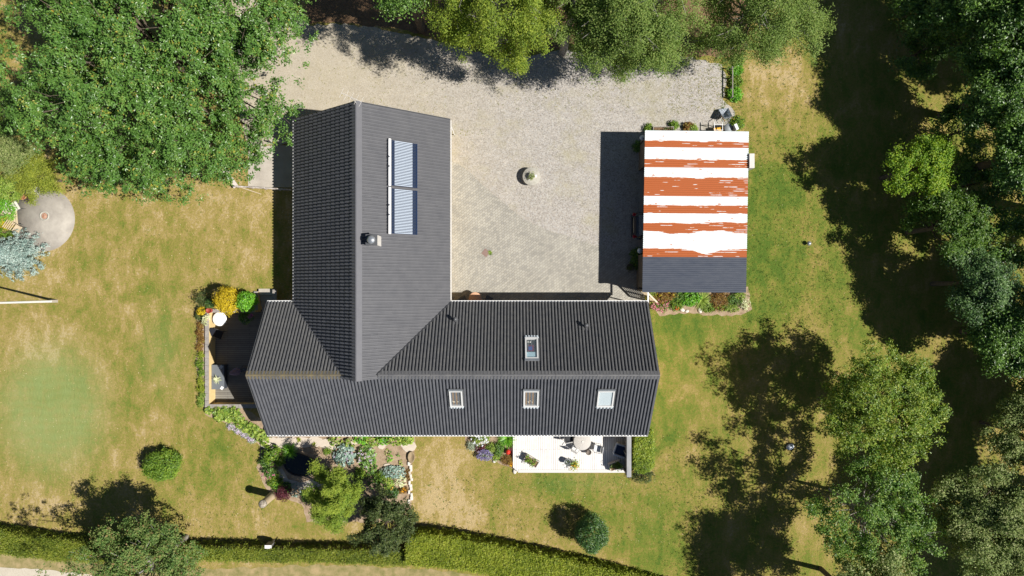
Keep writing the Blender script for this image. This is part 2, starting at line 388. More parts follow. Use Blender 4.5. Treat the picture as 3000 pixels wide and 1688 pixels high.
DECKG = plank_material('grey_deck_boards', (.21, .20, .175), (.17, .16, .14), (.06, .05, .045), .14, R(0))
GLASS = mat('window_glass', (.03, .04, .05), .05, .6, coat=.3)
GRASSY = leafmat('sprouting_weeds', [(.06, .10, .015), (.12, .20, .03), (.22, .30, .05)], .7, .2, .2)

# leaf colours, dark to light
L_MAPLE = leafmat('maple_leaves', [(.045, .10, .018), (.075, .17, .028), (.11, .225, .04), (.16, .28, .055), (.46, .34, .05)], .38, .5, .22)
L_BIRCH = leafmat('birch_leaves', [(.09, .15, .03), (.15, .235, .045), (.22, .30, .07), (.32, .36, .10)], .55, .3, .3)
L_BIRCHY = leafmat('yellow_green_birch_leaves', [(.10, .16, .02), (.18, .26, .03), (.27, .34, .04), (.38, .42, .06)], .55, .3, .3)
L_DARK = leafmat('dark_beech_leaves', [(.035, .085, .014), (.07, .15, .024), (.13, .24, .036), (.22, .36, .065)], .4, .5, .22)
L_LIME = leafmat('bright_maple_leaves', [(.09, .19, .015), (.16, .29, .02), (.26, .38, .03), (.38, .45, .04)], .5, .35, .32)
L_CHERRY = leafmat('cherry_leaves', [(.07, .14, .015), (.15, .245, .03), (.26, .34, .045), (.42, .42, .08)], .45, .4, .28)
L_WILLOW = leafmat('grey_green_willow_leaves', [(.10, .16, .04), (.19, .26, .07), (.31, .36, .13), (.45, .46, .22)], .55, .3, .28)
L_HEDGE = leafmat('hedge_leaves', [(.12, .17, .012), (.21, .27, .02), (.31, .36, .035), (.42, .44, .07)], .5, .3, .25)
L_YEW = leafmat('dark_yew_needles', [(.03, .05, .012), (.05, .08, .018), (.085, .115, .03), (.14, .16, .05)], .5, .3, .12)
L_CONIFER = leafmat('yellow_green_conifer_sprays', [(.06, .12, .012), (.13, .22, .025), (.23, .32, .04), (.36, .42, .06)], .55, .3, .22)
L_SPRUCE = leafmat('blue_spruce_needles', [(.10, .17, .15), (.24, .34, .30), (.40, .50, .45), (.52, .60, .54)], .5, .3, .1)
L_HOLLY = leafmat('clipped_bush_leaves', [(.028, .08, .018), (.05, .125, .025), (.08, .18, .035), (.17, .25, .05)], .4, .5, .18)
L_BUSHG = leafmat('green_bush_leaves', [(.06, .13, .012), (.12, .22, .02), (.20, .32, .03), (.32, .40, .05)], .45, .4, .25)
L_GOLD = leafmat('golden_shrub_leaves', [(.32, .24, .01), (.50, .38, .015), (.62, .48, .02), (.72, .58, .06)], .5, .3, .25)
L_VIVID = leafmat('vivid_green_leaves', [(.05, .16, .01), (.11, .32, .015), (.19, .45, .03), (.30, .55, .06)], .4, .45, .25)
L_FRESH = leafmat('fresh_bed_leaves', [(.09, .17, .02), (.19, .30, .04), (.32, .42, .07), (.45, .52, .12)], .45, .4, .28)
L_BLUE = leafmat('blue_grey_hosta_leaves', [(.09, .16, .12), (.18, .28, .22), (.30, .40, .34), (.42, .50, .44)], .5, .35, .15)
L_PURP = leafmat('purple_barberry_leaves', [(.05, .012, .018), (.09, .02, .03), (.14, .03, .045), (.20, .06, .07)], .5, .35, .2)
L_RUST = leafmat('red_brown_leaves', [(.10, .05, .015), (.22, .11, .03), (.32, .20, .05), (.30, .28, .06)], .6, .25, .2)
L_SILV = leafmat('silver_leaves', [(.25, .30, .20), (.36, .42, .30), (.48, .52, .40)], .6, .25, .15)
L_CREAM = leafmat('cream_variegated_leaves', [(.42, .48, .22), (.62, .64, .38), (.78, .78, .58)], .55, .3, .2)
L_LAV = leafmat('lavender_blooms', [(.13, .11, .22), (.22, .19, .36), (.34, .28, .50)], .7, .2, .1)
L_PINK = leafmat('pink_blooms', [(.45, .10, .16), (.62, .22, .30), (.75, .40, .45)], .7, .2, .15)
L_MAG = leafmat('magenta_hydrangea_blooms', [(.35, .08, .28), (.50, .14, .40), (.62, .26, .52)], .7, .2, .15)
L_WHT = leafmat('white_blooms', [(.70, .74, .82), (.80, .82, .86), (.86, .86, .86)], .7, .2, .15)
L_ORANGE = leafmat('orange_blooms', [(.70, .28, .01), (.80, .40, .02), (.85, .52, .05)], .7, .2, .15)
L_RED = leafmat('red_blooms', [(.60, .06, .02), (.75, .12, .03), (.80, .25, .06)], .7, .2, .15)
L_LILAC = leafmat('lilac_blooms', [(.48, .38, .52), (.60, .50, .62), (.70, .62, .70)], .7, .2, .15)

# ------------------------------------------------------------------ ground
def lawn():
    xs = sorted(set([-500, -150, -70] + [round(-44 + .8 * i, 3) for i in range(111)] + [70, 150, 500] + [-20.5, -17.2, -15.9, -15.3]))
    ys = sorted(set([-500, -150, -60] + [round(-30 + .8 * i, 3) for i in range(76)] + [60, 150, 500] + [-7.95, -1.6, -.05]))
    nx, ny = len(xs), len(ys)
    X, Y = np.meshgrid(xs, ys); V = np.stack([X, Y, np.zeros_like(X)], -1).reshape(-1, 3)
    F_ = []
    for j in range(ny - 1):
        for i in range(nx - 1):
            cx, cy = (xs[i] + xs[i + 1]) / 2, (ys[j] + ys[j + 1]) / 2
            if -20.5 < cx < -15.3 and -7.95 < cy < -1.6: continue
            if -17.2 < cx < -15.9 and -1.6 < cy < -.05: continue
            F_.append((j * nx + i, j * nx + i + 1, (j + 1) * nx + i + 1, (j + 1) * nx + i))
    ob = np_mesh('lawn', V, np.array(F_), LAWN)
    k = HC / F; px = 1500 + V[:, 0] / k; py = 844 - V[:, 1] / k
    g = .365 + .10 * np.clip((px - 1100) / 700, 0, 1)
    for (x, y, rx, ry, a) in [(330, 700, 300, 160, .02), (700, 620, 160, 120, -.14), (100, 820, 180, 120, -.05), (80, 1000, 120, 110, -.10), (250, 1000, 160, 80, -.02), (480, 1120, 110, 160, .03),
            (160, 1210, 150, 170, .12), (80, 1480, 160, 90, -.10), (640, 1380, 120, 130, .22), (760, 1560, 200, 60, -.06), (600, 1520, 100, 60, -.12),
            (1290, 1400, 90, 140, -.34), (1420, 1490, 180, 70, -.16), (1400, 1330, 90, 60, .02), (1620, 1420, 160, 40, .30), (1560, 1600, 160, 40, -.02), (1880, 1500, 120, 120, .10),
            (2000, 1620, 100, 90, .26), (1990, 1180, 80, 160, .14), (1980, 950, 110, 60, .42), (2260, 250, 120, 130, -.32), (2260, 440, 110, 110, .08), (2250, 620, 130, 190, .26), (2200, 800, 110, 130, .32),
            (2450, 900, 200, 110, .10), (2330, 1010, 180, 50, -.02), (2600, 700, 300, 800, .08), (560, 1250, 90, 120, -.03), (600, 880, 90, 40, .12), (470, 1010, 60, 80, .12), (780, 820, 60, 40, .08), (2300, 720, 30, 260, .10)]:
        g += a * np.exp(-((px - x) / rx) ** 2 - ((py - y) / ry) ** 2)
    pt = .95 * np.clip(1.25 * np.exp(-(((px - 150) / 150) ** 2 + ((py - 1200) / 175) ** 2) ** 1.5), 0, 1) + .35 * np.exp(-((px - 470) / 60) ** 2 - ((py - 1030) / 110) ** 2) + .3 * np.exp(-((px - 1700) / 130) ** 2 - ((py - 1405) / 22) ** 2)
    for nme, arr in (('green', g), ('patch', pt)):
        at = ob.data.attributes.new(nme, 'FLOAT', 'POINT'); at.data.foreach_set('value', arr.astype(np.float32))
    struct(ob)
lawn()
Z1 = .004
def gsheet(name, pts_px, m, z, amp=.12, step=.35, seed=1, kind='structure'):
    pts = jag(pxs(pts_px), amp, step, seed) if amp else [(p.x, p.y) for p in pxs(pts_px)]
    o = MB().sheet(pts, z).build(name, m, origin=(0, 0, z)); return struct(o, kind)
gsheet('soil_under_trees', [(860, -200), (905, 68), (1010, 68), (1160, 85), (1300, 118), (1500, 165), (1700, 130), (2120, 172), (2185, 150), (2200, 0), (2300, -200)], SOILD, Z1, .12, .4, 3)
gsheet('gravel_yard', [(600, -60), (880, 40), (905, 72), (1010, 72), (1160, 92), (1300, 125), (1480, 175), (1640, 150), (1830, 150), (2010, 165), (2110, 190), (2132, 235), (2118, 290), (2150, 330), (2148, 400), (1900, 420), (1900, 745), (1320, 745), (1320, 420), (860, 420), (728, 430), (690, 300), (640, 100)], GRAVEL, 2 * Z1, .10, .3, 5)
gsheet('paved_courtyard', [(1300, 468), (1338, 478), (1372, 500), (1412, 540), (1470, 590), (1530, 640), (1600, 672), (1660, 690), (1740, 718), (1800, 735), (1900, 738), (1900, 900), (1300, 900)], PAVER, 3 * Z1, .03, .25, 7)
gsheet('paved_pad', [(728, 428), (900, 425), (900, 549), (727, 549)], CONC, 3 * Z1, 0)
gsheet('verge', [(-700, 1585), (0, 1622), (300, 1652), (560, 1668), (1000, 1655), (1300, 1672), (1600, 1712), (1900, 1780), (2300, 1900), (2300, 2200), (-700, 2200)], VERGE, Z1, .1, .5, 9)
gsheet('gravel_road', [(-700, 1640), (0, 1661), (110, 1668), (235, 1680), (420, 1712), (900, 1790), (1500, 1900), (2300, 2100), (2300, 2500), (-700, 2500)], ROADM, 2 * Z1, .05, .4, 11)
gsheet('garden_soil', [(772, 1240), (1216, 1240), (1213, 1330), (1204, 1400), (1206, 1500), (1150, 1530), (900, 1530), (884, 1476), (838, 1462), (786, 1440), (768, 1412), (752, 1370), (762, 1312)], SOIL, Z1, .06, .3, 13)
gsheet('flower_bed_soil', [(1370, 1250), (1540, 1250), (1540, 1372), (1520, 1385), (1500, 1372), (1452, 1352), (1405, 1338), (1362, 1290)], SOIL, Z1, .05, .25, 15)
gsheet('flower_bed_soil', [(1892, 840), (2190, 840), (2202, 905), (2170, 925), (2060, 922), (1990, 918), (1935, 925), (1905, 900)], SOIL, Z1, .08, .3, 17)
gsheet('terrace_bed_soil', [(576, 915), (605, 915), (605, 1190), (700, 1190), (790, 1240), (790, 1330), (740, 1290), (690, 1255), (600, 1215), (588, 1180), (574, 1080)], SOIL, Z1, .06, .3, 19)
gsheet('garden_path', [(800, 1385), (826, 1372), (845, 1404), (880, 1415), (915, 1405), (950, 1420), (910, 1436), (860, 1432), (815, 1415)], CONC, 2 * Z1, .03, .3, 21)
# round patio with its fire pit
pc = P(124, 642)
o = MB().lathe((pc.x, pc.y, 0), [(2.2, .0), (2.2, .03), (0, .031)], 72, rz=.3).build('round_patio', mat('worn_concrete', (.25, .225, .195), .85, .2, col2=(.42, .385, .33), scale=.9, detail=9, bump=.2, bscale=20), origin=(pc.x, pc.y, 0)); struct(o)

# ------------------------------------------------------------------ corrugated and tiled slopes
def slope_mesh(name, m, parent, A, along, up, L, Sl, period, prof, course=None, step=.03, thick=.0, wob=.004, seed=0):
    """A: eave start corner; along/up unit vectors; prof: list of (u, height) for one period"""
    A = np.array(A, float); along = np.array(along, float); along /= np.linalg.norm(along)
    up = np.array(up, float); up /= np.linalg.norm(up); nrm = np.cross(along, up)
    if nrm[2] < 0: nrm = -nrm
    npd = int(round(L / period)); period = L / npd
    a = []; h = []
    for i in range(npd):
        for u, hh in prof: a.append((i + u) * period); h.append(hh)
    a.append(L); h.append(prof[0][1]); a = np.array(a); h = np.array(h)
    rows = []
    if course:
        nc = int(round(Sl / course)); course = Sl / nc
        for j in range(nc):
            rows.append((j * course, step, j)); rows.append(((j + 1) * course - .001, 0.0, j))
    else:
        rows = [(0, 0, 0), (Sl * .25, 0, 0), (Sl * .5, 0, 0), (Sl * .75, 0, 0), (Sl, 0, 0)]
    rg = np.random.default_rng(seed); V = []
    cell = rg.normal(size=(int(max(r[2] for r in rows)) + 1, npd + 1)) * wob
    idx = np.minimum((a / period).astype(int), npd)
    for (s, st, j) in rows:
        V.append(A + a[:, None] * along + s * up + nrm * (h + st + cell[j][idx] * (st > 0))[:, None])
    V.append(A + a[:, None] * along + nrm * (h * 0 - .03)[:, None])
    nr = len(rows); n = len(a); V = np.concatenate(V)
    I = np.arange(n - 1); Q = []
    for r in range(nr - 1):
        Q.append(np.stack([r * n + I, r * n + I + 1, (r + 1) * n + I + 1, (r + 1) * n + I], 1))
    Q.append(np.stack([nr * n + I, nr * n + I + 1, I + 1, I], 1))
    Q = np.concatenate(Q)
    if np.cross(along, up)[2] < 0: Q = Q[:, ::-1]
    return np_mesh(name, V, Q, m, parent)
ROLL = [(0, 0), (.36, .0), (.385, .075), (.46, .10), (.66, .108), (.86, .10), (.97, .07)]
ROLLE = [(0, 0), (.24, .0), (.32, .020), (.46, .030), (.66, .032), (.86, .028), (.95, .018)]
XW, XE, YN, YS, EH, RH, YR = -15.60, 8.65, -.913, -9.33, 2.5, 5.9, -5.12
NXW, NXE, NYN, NYS, NEH, NRH, NXR = -13.84, -3.94, 10.72, -5.35, 2.6, 6.75, -8.95

house = thing('tiled_house', 'L-shaped yellow house with dark grey tiled roofs on two crossing wings', 'house', (-4, -3, 0))
# walls
w = MB()
def gable_prism_x(mb, x0, x1, y0, y1, ye0, ze, yr, zr, z0=-.0):
    """block along X with a gabled top"""
    s0 = (zr - ze) / (yr - ye0); 
    pts = [(y0, z0), (y1, z0), (y1, ze + (ye0 * 0 + (zr - ze) / abs(yr - YS) * abs(y1 - YS)) if False else ze), (yr, zr), (y0, ze)]
    vs = [(x, p[0], p[1]) for x in (x0, x1) for p in pts]
    n = 5; fs = [tuple(range(n)), tuple(range(n, 2 * n))[::-1]] + [(i, n + i, n + (i + 1) % n, (i + 1) % n) for i in range(n)]
    mb.add(vs, fs)
gable_prism_x(w, XW + .35, XE - .35, YS + .45, YN - .40, YS, EH + .14, YR, RH - .22, -1.0)
vs = [(x, y, z) for y in (NYS, NYN - .3) for (x, z) in ((NXW + .4, 0), (NXE - .4, 0), (NXE - .4, NEH + .1), (NXR, NRH - .25), (NXW + .4, NEH + .1))]
w.add(vs, [(0, 1, 2, 3, 4)[::-1], (5, 6, 7, 8, 9)] + [(i, (i + 1) % 5, 5 + (i + 1) % 5, 5 + i) for i in range(5)])
w.build('wall', YELLOW, house)
# doors and windows on the walls below the eaves
for (wx, wy, rz, ww, wh, zc) in [(1.6, YS + .44, 0, 1.8, 2.0, 1.35), (5.2, YS + .44, 0, 1.5, 1.1, 1.5), (-6, YS + .44, 0, 1.5, 1.1, 1.5), (-11, YS + .44, 0, 1.5, 1.1, 1.5), (-1.5, YN - .39, 0, 1.0, 2.0, 1.05), (3.5, YN - .39, 0, 1.3, 1.1, 1.5),
                                 (NXE - .39, 2, R(90), 1.3, 1.1, 1.5), (NXE - .39, 7, R(90), 1.3, 1.1, 1.5), (NXW + .39, 4, R(90), 1.3, 1.1, 1.5), (NXW + .39, 8, R(90), 1.3, 1.1, 1.5), (XW + .34, -4.9, R(90), 1.6, 2.0, .2)]:
    fr = MB().box((wx, wy, zc), (ww, .06, wh), rz).build('window_frame', WHITE, house)
    MB().box((wx, wy, zc), (ww - .16, .075, wh - .16), rz).build('pane', GLASS, fr)
def upv(dx, dy, dz): return Vector((dx, dy, dz)).normalized()
sN = math.hypot(YN - YR, RH - EH); sS = math.hypot(YR - YS, RH - EH)
roofE = slope_mesh('tiled_roof', TILEOLD, house, (XW, YN, EH), (1, 0, 0), (0, YR - YN, RH - EH), XE - XW, sN, .2, ROLL, sN / 10, .012, wob=.002, seed=1)
slope_mesh('tiled_roof', TILE, house, (XW, YS, EH), (1, 0, 0), (0, YR - YS, RH - EH), XE - XW, sS, .2, [(u + .0, h * 1.05) for u, h in ROLL], sS / 10, .012, seed=2)
sW = math.hypot(NXR - NXW, NRH - NEH); sE = math.hypot(NXE - NXR, NRH - NEH)
slope_mesh('tiled_roof', TILE, house, (NXW, NYS, NEH), (0, 1, 0), (NXR - NXW, 0, NRH - NEH), NYN - NYS, sW, .2, ROLL, sW / 14, .035, wob=.004, seed=3)
slope_mesh('tiled_roof', mat('smooth_grey_tile', (.074, .075, .082), .5, .4, col2=(.096, .096, .102), scale=1.5, detail=8), house, (NXE, NYS, NEH), (0, 1, 0), (NXR - NXE, 0, NRH - NEH), NYN - NYS, sE, .2, ROLLE, sE / 14, .008, seed=4)
# roof closing boards under the tiles, verge and gable ends
sof = MB()
sof.add([(XW, YN, EH - .04), (XE, YN, EH - .04), (XE, YR, RH - .06), (XW, YR, RH - .06), (XE, YS, EH - .04), (XW, YS, EH - .04)], [(0, 1, 2, 3), (3, 2, 4, 5)])
sof.add([(NXW, NYS, NEH - .04), (NXW, NYN, NEH - .04), (NXR, NYN, NRH - .06), (NXR, NYS, NRH - .06), (NXE, NYN, NEH - .04), (NXE, NYS, NEH - .04)], [(0, 1, 2, 3), (3, 2, 4, 5), (0, 3, 5)])
sof.build('roof_underlay', BLACK, house)
def board(mb, a, b, w_, h_):
    a = Vector(a); b = Vector(b); d = (b - a); q = d.to_track_quat('X', 'Z').to_matrix().to_4x4()
    mb.box((d.length / 2, 0, 0), (d.length, w_, h_), M=Matrix.Translation(a) @ q)
for x in (XW - .015, XE + .015):
    for y in (YN, YS):
        vb = MB(); board(vb, (x, y, EH - .02), (x, YR, RH - .02), .03, .16); vb.build('verge_board', DGREY, house)
for x in (NXW, NXE):
    vb = MB(); board(vb, (x, NYN + .015, NEH - .02), (NXR, NYN + .015, NRH - .02), .03, .16); vb.build('verge_board', DGREY, house)
# valley gutters where the wings meet
m1 = (NRH - NEH) / (NXR - NXW); m1e = (NRH - NEH) / (NXE - NXR); m2 = (RH - EH) / (YN - YR)
for sgn in (-1, 1):
    x1 = NXW + (RH - NEH) / m1 if sgn < 0 else NXE - (RH - NEH) / m1e; x0 = NXW - .05 if sgn < 0 else NXE + .05
    vb = MB(); board(vb, (x0, YN - .0, EH + .10), (x1, YR, RH + .09), .13, .06); vb.build('valley_gutter', BLACK, house)
# ridge caps
def ridge(p0, p1, wd, drop, seglen, m0, lichen_to=None):
    p0 = Vector(p0); p1 = Vector(p1); d = (p1 - p0); L = d.length; u = d.normalized(); s = Vector((-u.y, u.x, 0)); n = max(1, int(L / seglen))
    groups = {}
    for i in range(n):
        a = p0 + u * (L * i / n + .006); b = p0 + u * (L * (i + 1) / n); z = .012 * (i % 2)
        mm = LICHEN if (lichen_to is not None and a.x < lichen_to) else m0
        mb = groups.setdefault(mm.name, (MB(), mm))[0]
        sec = [(-wd, -drop), (-.03, 0), (.03, 0), (wd, -drop), (wd, -drop - .05), (-wd, -drop - .05)]
        vs = [q + s * w_ + Vector((0, 0, hh + z + .07)) for q in (a, b) for w_, hh in sec]
        mb.add(vs, [(0, 1, 2, 3, 4, 5)[::-1], (6, 7, 8, 9, 10, 11)] + [(k, (k + 1) % 6, 6 + (k + 1) % 6, 6 + k) for k in range(6)])
    for k_, (mb, mm) in groups.items(): mb.build('ridge_cap', mm, house)
ridge((XW - .03, YR, RH + .02), (NXR - .5, YR, RH + .02), .25, .17, 1.22, RIDGE, -5)
ridge((NXR + .5, YR, RH + .02), (XE + .03, YR, RH + .02), .25, .17, 1.22, RIDGE)
ridge((NXR, NYS - .03, NRH + .02), (NXR, NYN + .03, NRH + .02), .30, .24, 6.5, mat('smooth_ridge_cap', (.115, .115, .125), .45, .4, col2=(.13, .13, .138), scale=3))
# gutters
g = MB(); g.box(((XW + XE) / 2, YS - .07, EH - .06), (XE - XW, .11, .09)); g.build('gutter', WHITE, house)
g = MB(); g.box(((NXE + XE) / 2, YN + .07, EH - .04), (XE - NXE, .10, .09)); g.build('gutter', WHITE, house)
g = MB(); g.box(((XW + NXW) / 2, YN + .07, EH - .04), (NXW - XW, .10, .09)); g.build('gutter', WHITE, house)
g = MB(); g.box((NXW - .05, (NYN + YN) / 2, NEH - .05), (.10, NYN - YN - .1, .09)); g.build('gutter', WHITE, house)
g = MB(); g.box((NXE + .06, (NYN + YN) / 2 + .05, NEH - .07), (.07, NYN - YN - .2, .08)); g.build('gutter', OFFW, house)
for (x, y) in ((XE - .4, YS + .1), (NXE + .05, NYN - .4), (XE - .45, YN - .1)):
    MB().tube((x, y, .02), (x, y, 2.4), .04, .04, 8).build('downpipe', WHITE, house)
# chimney
chim = MB(); cx0, cx1, cy0, cy1 = -8.31, -7.71, 2.45, 3.03
chim.box(((cx0 + cx1) / 2, (cy0 + cy1) / 2, 6.1), (cx1 - cx0, cy1 - cy0, 1.9))
ch = chim.build('chimney', OFFW, house)
cap = MB(); cap.box(((cx0 + cx1) / 2, (cy0 + cy1) / 2, 7.08), (.66, .64, .08)); cap.build('chimney_cap', DGREY, ch)
cw = MB(); cw.lathe(((cx0 + cx1) / 2 + .02, (cy0 + cy1) / 2, 7.12), [(.20, 0), (.20, .14), (.24, .16), (.24, .22), (.12, .28), (0, .30)], 24); cw.build('cowl', METAL, ch)
fl = MB(); pln = Vector((NXE, 0, NEH)); nE = Vector((NRH - NEH, 0, NXR * -1 + NXE)).normalized()
fl.box((cx1 + .14, (cy0 + cy1) / 2, NEH + (NXE - cx1 - .14) * (NRH - NEH) / (NXE - NXR) + .09), (.3, .85, .02), M=None)
# antenna on the gable peak
an = MB(); ax, ay = NXR + .02, NYN - .12
an.tube((ax, ay, 6.6), (ax, ay, 8.1), .02, .02, 6)
an.tube((ax - .55, ay + .25, 8.05), (ax + .55, ay - .25, 8.05), .014, .014, 6)
for t_ in (-.5, -.25, 0, .25, .5):
    c_ = Vector((ax + t_ * 1.1, ay - t_ * .5, 8.05)); an.tube(c_ + Vector((-.13, -.27, 0)), c_ + Vector((.13, .27, 0)), .009, .009, 5)
an.build('roof_antenna', OFFW, house)

# frames of reference on the slopes
def frame_on(p0, along, up, lift=0.0):
    a = Vector(along).normalized(); u = Vector(up).normalized(); n = a.cross(u)
    if n.z < 0: n = -n
    return a, u, n
aE, uE, nE = frame_on(None, (0, 1, 0), (NXR - NXE, 0, NRH - NEH))
aS, uS, nS = frame_on(None, (1, 0, 0), (0, YR - YS, RH - EH))
aN, uN, nN = frame_on(None, (1, 0, 0), (0, YR - YN, RH - EH))
def onmat(c, a, u, n): 
    return Matrix(((a.x, u.x, n.x, c.x), (a.y, u.y, n.y, c.y), (a.z, u.z, n.z, c.z), (0, 0, 0, 1)))
# solar collectors with vacuum tubes
for (y0, y1, ty0, ty1) in ((406.6, 544.8, 414, 543), (548.6, 686, 556, 684)):
    pA = ray_plane(1140, y0, Vector((NXE, 0, NEH)) + nE * .16, nE); pB = ray_plane(1140, y1, Vector((NXE, 0, NEH)) + nE * .16, nE)
    pC = ray_plane(1221, (y0 + y1) / 2, Vector((NXE, 0, NEH)) + nE * .12, nE)
    mid = (pA + pB) / 2; Ly = abs(pA.y - pB.y); Mx = onmat(mid, aE, -uE, nE)      # local x = along +Y, y = down slope
    Ld = (pC - mid).dot(-uE)
    root = MB().box((0, Ld - .03, .0), (Ly - .1, .07, .05), M=Mx); root.box((-Ly / 2 + .07, Ld / 2, -.03), (.03, Ld, .03), M=Mx); root.box((Ly / 2 - .07, Ld / 2, -.03), (.03, Ld, .03), M=Mx)
    coll = root.build('solar_collector', NAVY, house); coll['label'] = 'upper collector bank with vacuum tubes' if y0 < 500 else 'lower collector bank with vacuum tubes'
    MB().box((0, 0, .04), (Ly, .17, .13), M=Mx).build('manifold', WHITE, coll, bevel=.02)
    n_t = 29; tb = MB(); tw = MB()
    for i in range(n_t):
        x = -Ly / 2 + .1 + (Ly - .2) * i / (n_t - 1)
        tb.tube(Mx @ Vector((x, .08, .03)), Mx @ Vector((x, Ld - .03, .03)), .024, .024, 8, False)
        tw.tube(Mx @ Vector((x, .34, .032)), Mx @ Vector((x, Ld - .36, .032)), .0285, .0285, 8)  # paler, slightly thicker cylinder over the middle of each tube
    tb.build('vacuum_tubes', NAVY, coll); tw.build('pale_tube_middles', TUBEW, coll)
    for q in (-.25, .32):
        MB().tube(Mx @ Vector((q, -.06, .08)), Mx @ Vector((q, -.06, .2)), .05, .05, 8).build('valve', METAL, coll)
    MB().box((0, Ld / 2 + .05, -.035), (Ly - .1, Ld - .1, .01), M=Mx).build('backing_sheet', mat('collector_backing', (.02, .03, .055), .5, .3), coll)
# roof windows
BROWN = mat('warm_brown_interior', (.24, .14, .06), .8, .2, col2=(.33, .21, .10), scale=3)
BLIND = mat('pale_blue_blind', (.62, .70, .72), .8, .2)
def clearglass():
    m = bpy.data.materials.new('clear_window_glass'); m.use_nodes = True; t = m.node_tree; b = t.nodes['Principled BSDF']; out = t.nodes['Material Output']
    b.inputs['Base Color'].default_value = (.2, .25, .28, 1); b.inputs['Roughness'].default_value = .03; b.inputs['Specular IOR Level'].default_value = .5
    tr = t.nodes.new('ShaderNodeBsdfTransparent'); mx = t.nodes.new('ShaderNodeMixShader'); mx.inputs[0].default_value = .12
    t.links.new(tr.outputs[0], mx.inputs[1]); t.links.new(b.outputs[0], mx.inputs[2]); t.links.new(mx.outputs[0], out.inputs[0]); return m
CLEAR = clearglass()
def roof_window(px0, px1, py0, py1, side, kind, lab):
    p0, n, a, u = (Vector((0, YS, EH)), nS, aS, uS) if side == 'S' else (Vector((0, YN, EH)), nN, aN, uN)
    q = p0 + n * .16
    cA = ray_plane(px0, py0, q, n); cB = ray_plane(px1, py1, q, n); c = (cA + cB) / 2
    wd = abs(cB.x - cA.x); ht = abs((cB - cA).dot(u)); M_ = onmat(c, a, u, n)
    fr = MB(); t_ = .09
    fr.box((-wd / 2 + t_ / 2, 0, 0), (t_, ht, .12), M=M_); fr.box((wd / 2 - t_ / 2, 0, 0), (t_, ht, .12), M=M_)
    fr.box((0, -ht / 2 + .07, 0), (wd - 2 * t_, .14, .11), M=M_); fr.box((0, ht / 2 - .07, 0), (wd - 2 * t_, .14, .11), M=M_)
    f = fr.build('roof_window', mat('pale_window_frame', (.60, .60, .585), .5, .4), house); f['label'] = lab
    iw, ih = wd - 2 * t_, ht - .28
    hood = MB().box((0, ht / 2 + .03, .035), (wd + .06, .12, .09), M=M_); hood.build('hood', METAL, f)
    for sg in (-1, 1): MB().box((sg * (wd / 2 + .05), 0, -.06), (.08, ht, .07), M=M_).build('side_flashing', DGREY, f)
    ap = MB(); nsc = 5
    for i in range(nsc):
        x = -wd / 2 - .03 + (wd + .06) * (i + .5) / nsc
        ap.tube(M_ @ Vector((x, -ht / 2 + .02, -.06)), M_ @ Vector((x, -ht / 2 - .17, -.075)), (wd + .06) / nsc * .5, (wd + .06) / nsc * .42, 10)
    ap.box((0, -ht / 2 - .02, -.03), (wd + .1, .1, .03), M=M_)
    ap.build('scalloped_apron', mat('pale_lead_apron', (.50, .56, .60), .5, .4), f)
    if kind == 'brown':
        MB().box((0, 0, -.075), (iw, ih, .02), M=M_).build('room_behind', BROWN, f)
        it = MB(); rr = random.Random(int(px0))
        for _ in range(6): it.ball(M_ @ Vector((rr.uniform(-.3, .15), -ih * .28 + rr.uniform(-.07, .07), -.06)), rr.uniform(.03, .05), 8, 5, .5)
        it.build('sill_ornaments', mat('cream_ornament', (.75, .66, .48), .6), f)
    elif kind == 'blind':
        MB().box((0, -.02, -.02), (iw, ih, .03), M=M_).build('roller_blind', BLIND, f)
    else:
        MB().box((0, 0, -.075), (iw, ih, .02), M=M_).build('room_behind', mat('dark_interior', (.03, .035, .035), .8), f)
        MB().box((-.06, -.06, -.06), (iw * .62, ih * .34, .02), M=M_).build('rug', mat('red_rug', (.16, .04, .07), .9), f)
        MB().box((-.08, -.04, -.045), (iw * .38, ih * .19, .02), M=M_).build('cushion', mat('blue_cushion', (.05, .10, .30), .8), f)
        MB().box((0, ih * .33, -.04), (iw, ih * .30, .03), M=M_).build('roller_blind', mat('light_blue_blind', (.40, .58, .64), .8), f)
        it = MB(); 
        for x in (-.22, -.08): it.ball(M_ @ Vector((x, -ih * .38, -.06)), .055, 8, 5, .5)
        it.build('sill_ornaments', mat('white_bowl', (.7, .7, .62), .6), f)
    MB().box((0, 0, .03), (iw, ih, .012), M=M_).build('pane', CLEAR, f)
roof_window(1315, 1357, 1143, 1192, 'S', 'brown', 'roof window nearest the crossing with brown room behind')
roof_window(1534, 1577, 1143, 1192, 'S', 'brown', 'middle roof window with brown room behind')
roof_window(1753, 1795, 1143, 1192, 'S', 'blind', 'roof window with pale blind drawn')
roof_window(1538, 1578, 989, 1054, 'N', 'room', 'roof window with half drawn light blue blind')
# roof vents: two cowled pipes on the north slope
for (px, py) in ((1334, 935), (1717, 953)):
    c = ray_plane(px, py, Vector((0, YN, EH)) + nN * .3, nN); M_ = onmat(c - nN * .24, aN, uN, nN)
    v = MB(); v.box((0, .02, .0), (.36, .40, .03), M=M_); v.tube(M_ @ Vector((0, 0, 0)), c + Vector((0, 0, .12)), .075, .075, 10); v.lathe(c + Vector((0, 0, .12)), [(.14, 0), (.14, .05), (.03, .12), (0, .12)], 12)
    v.build('roof_vent', DGREY, house)

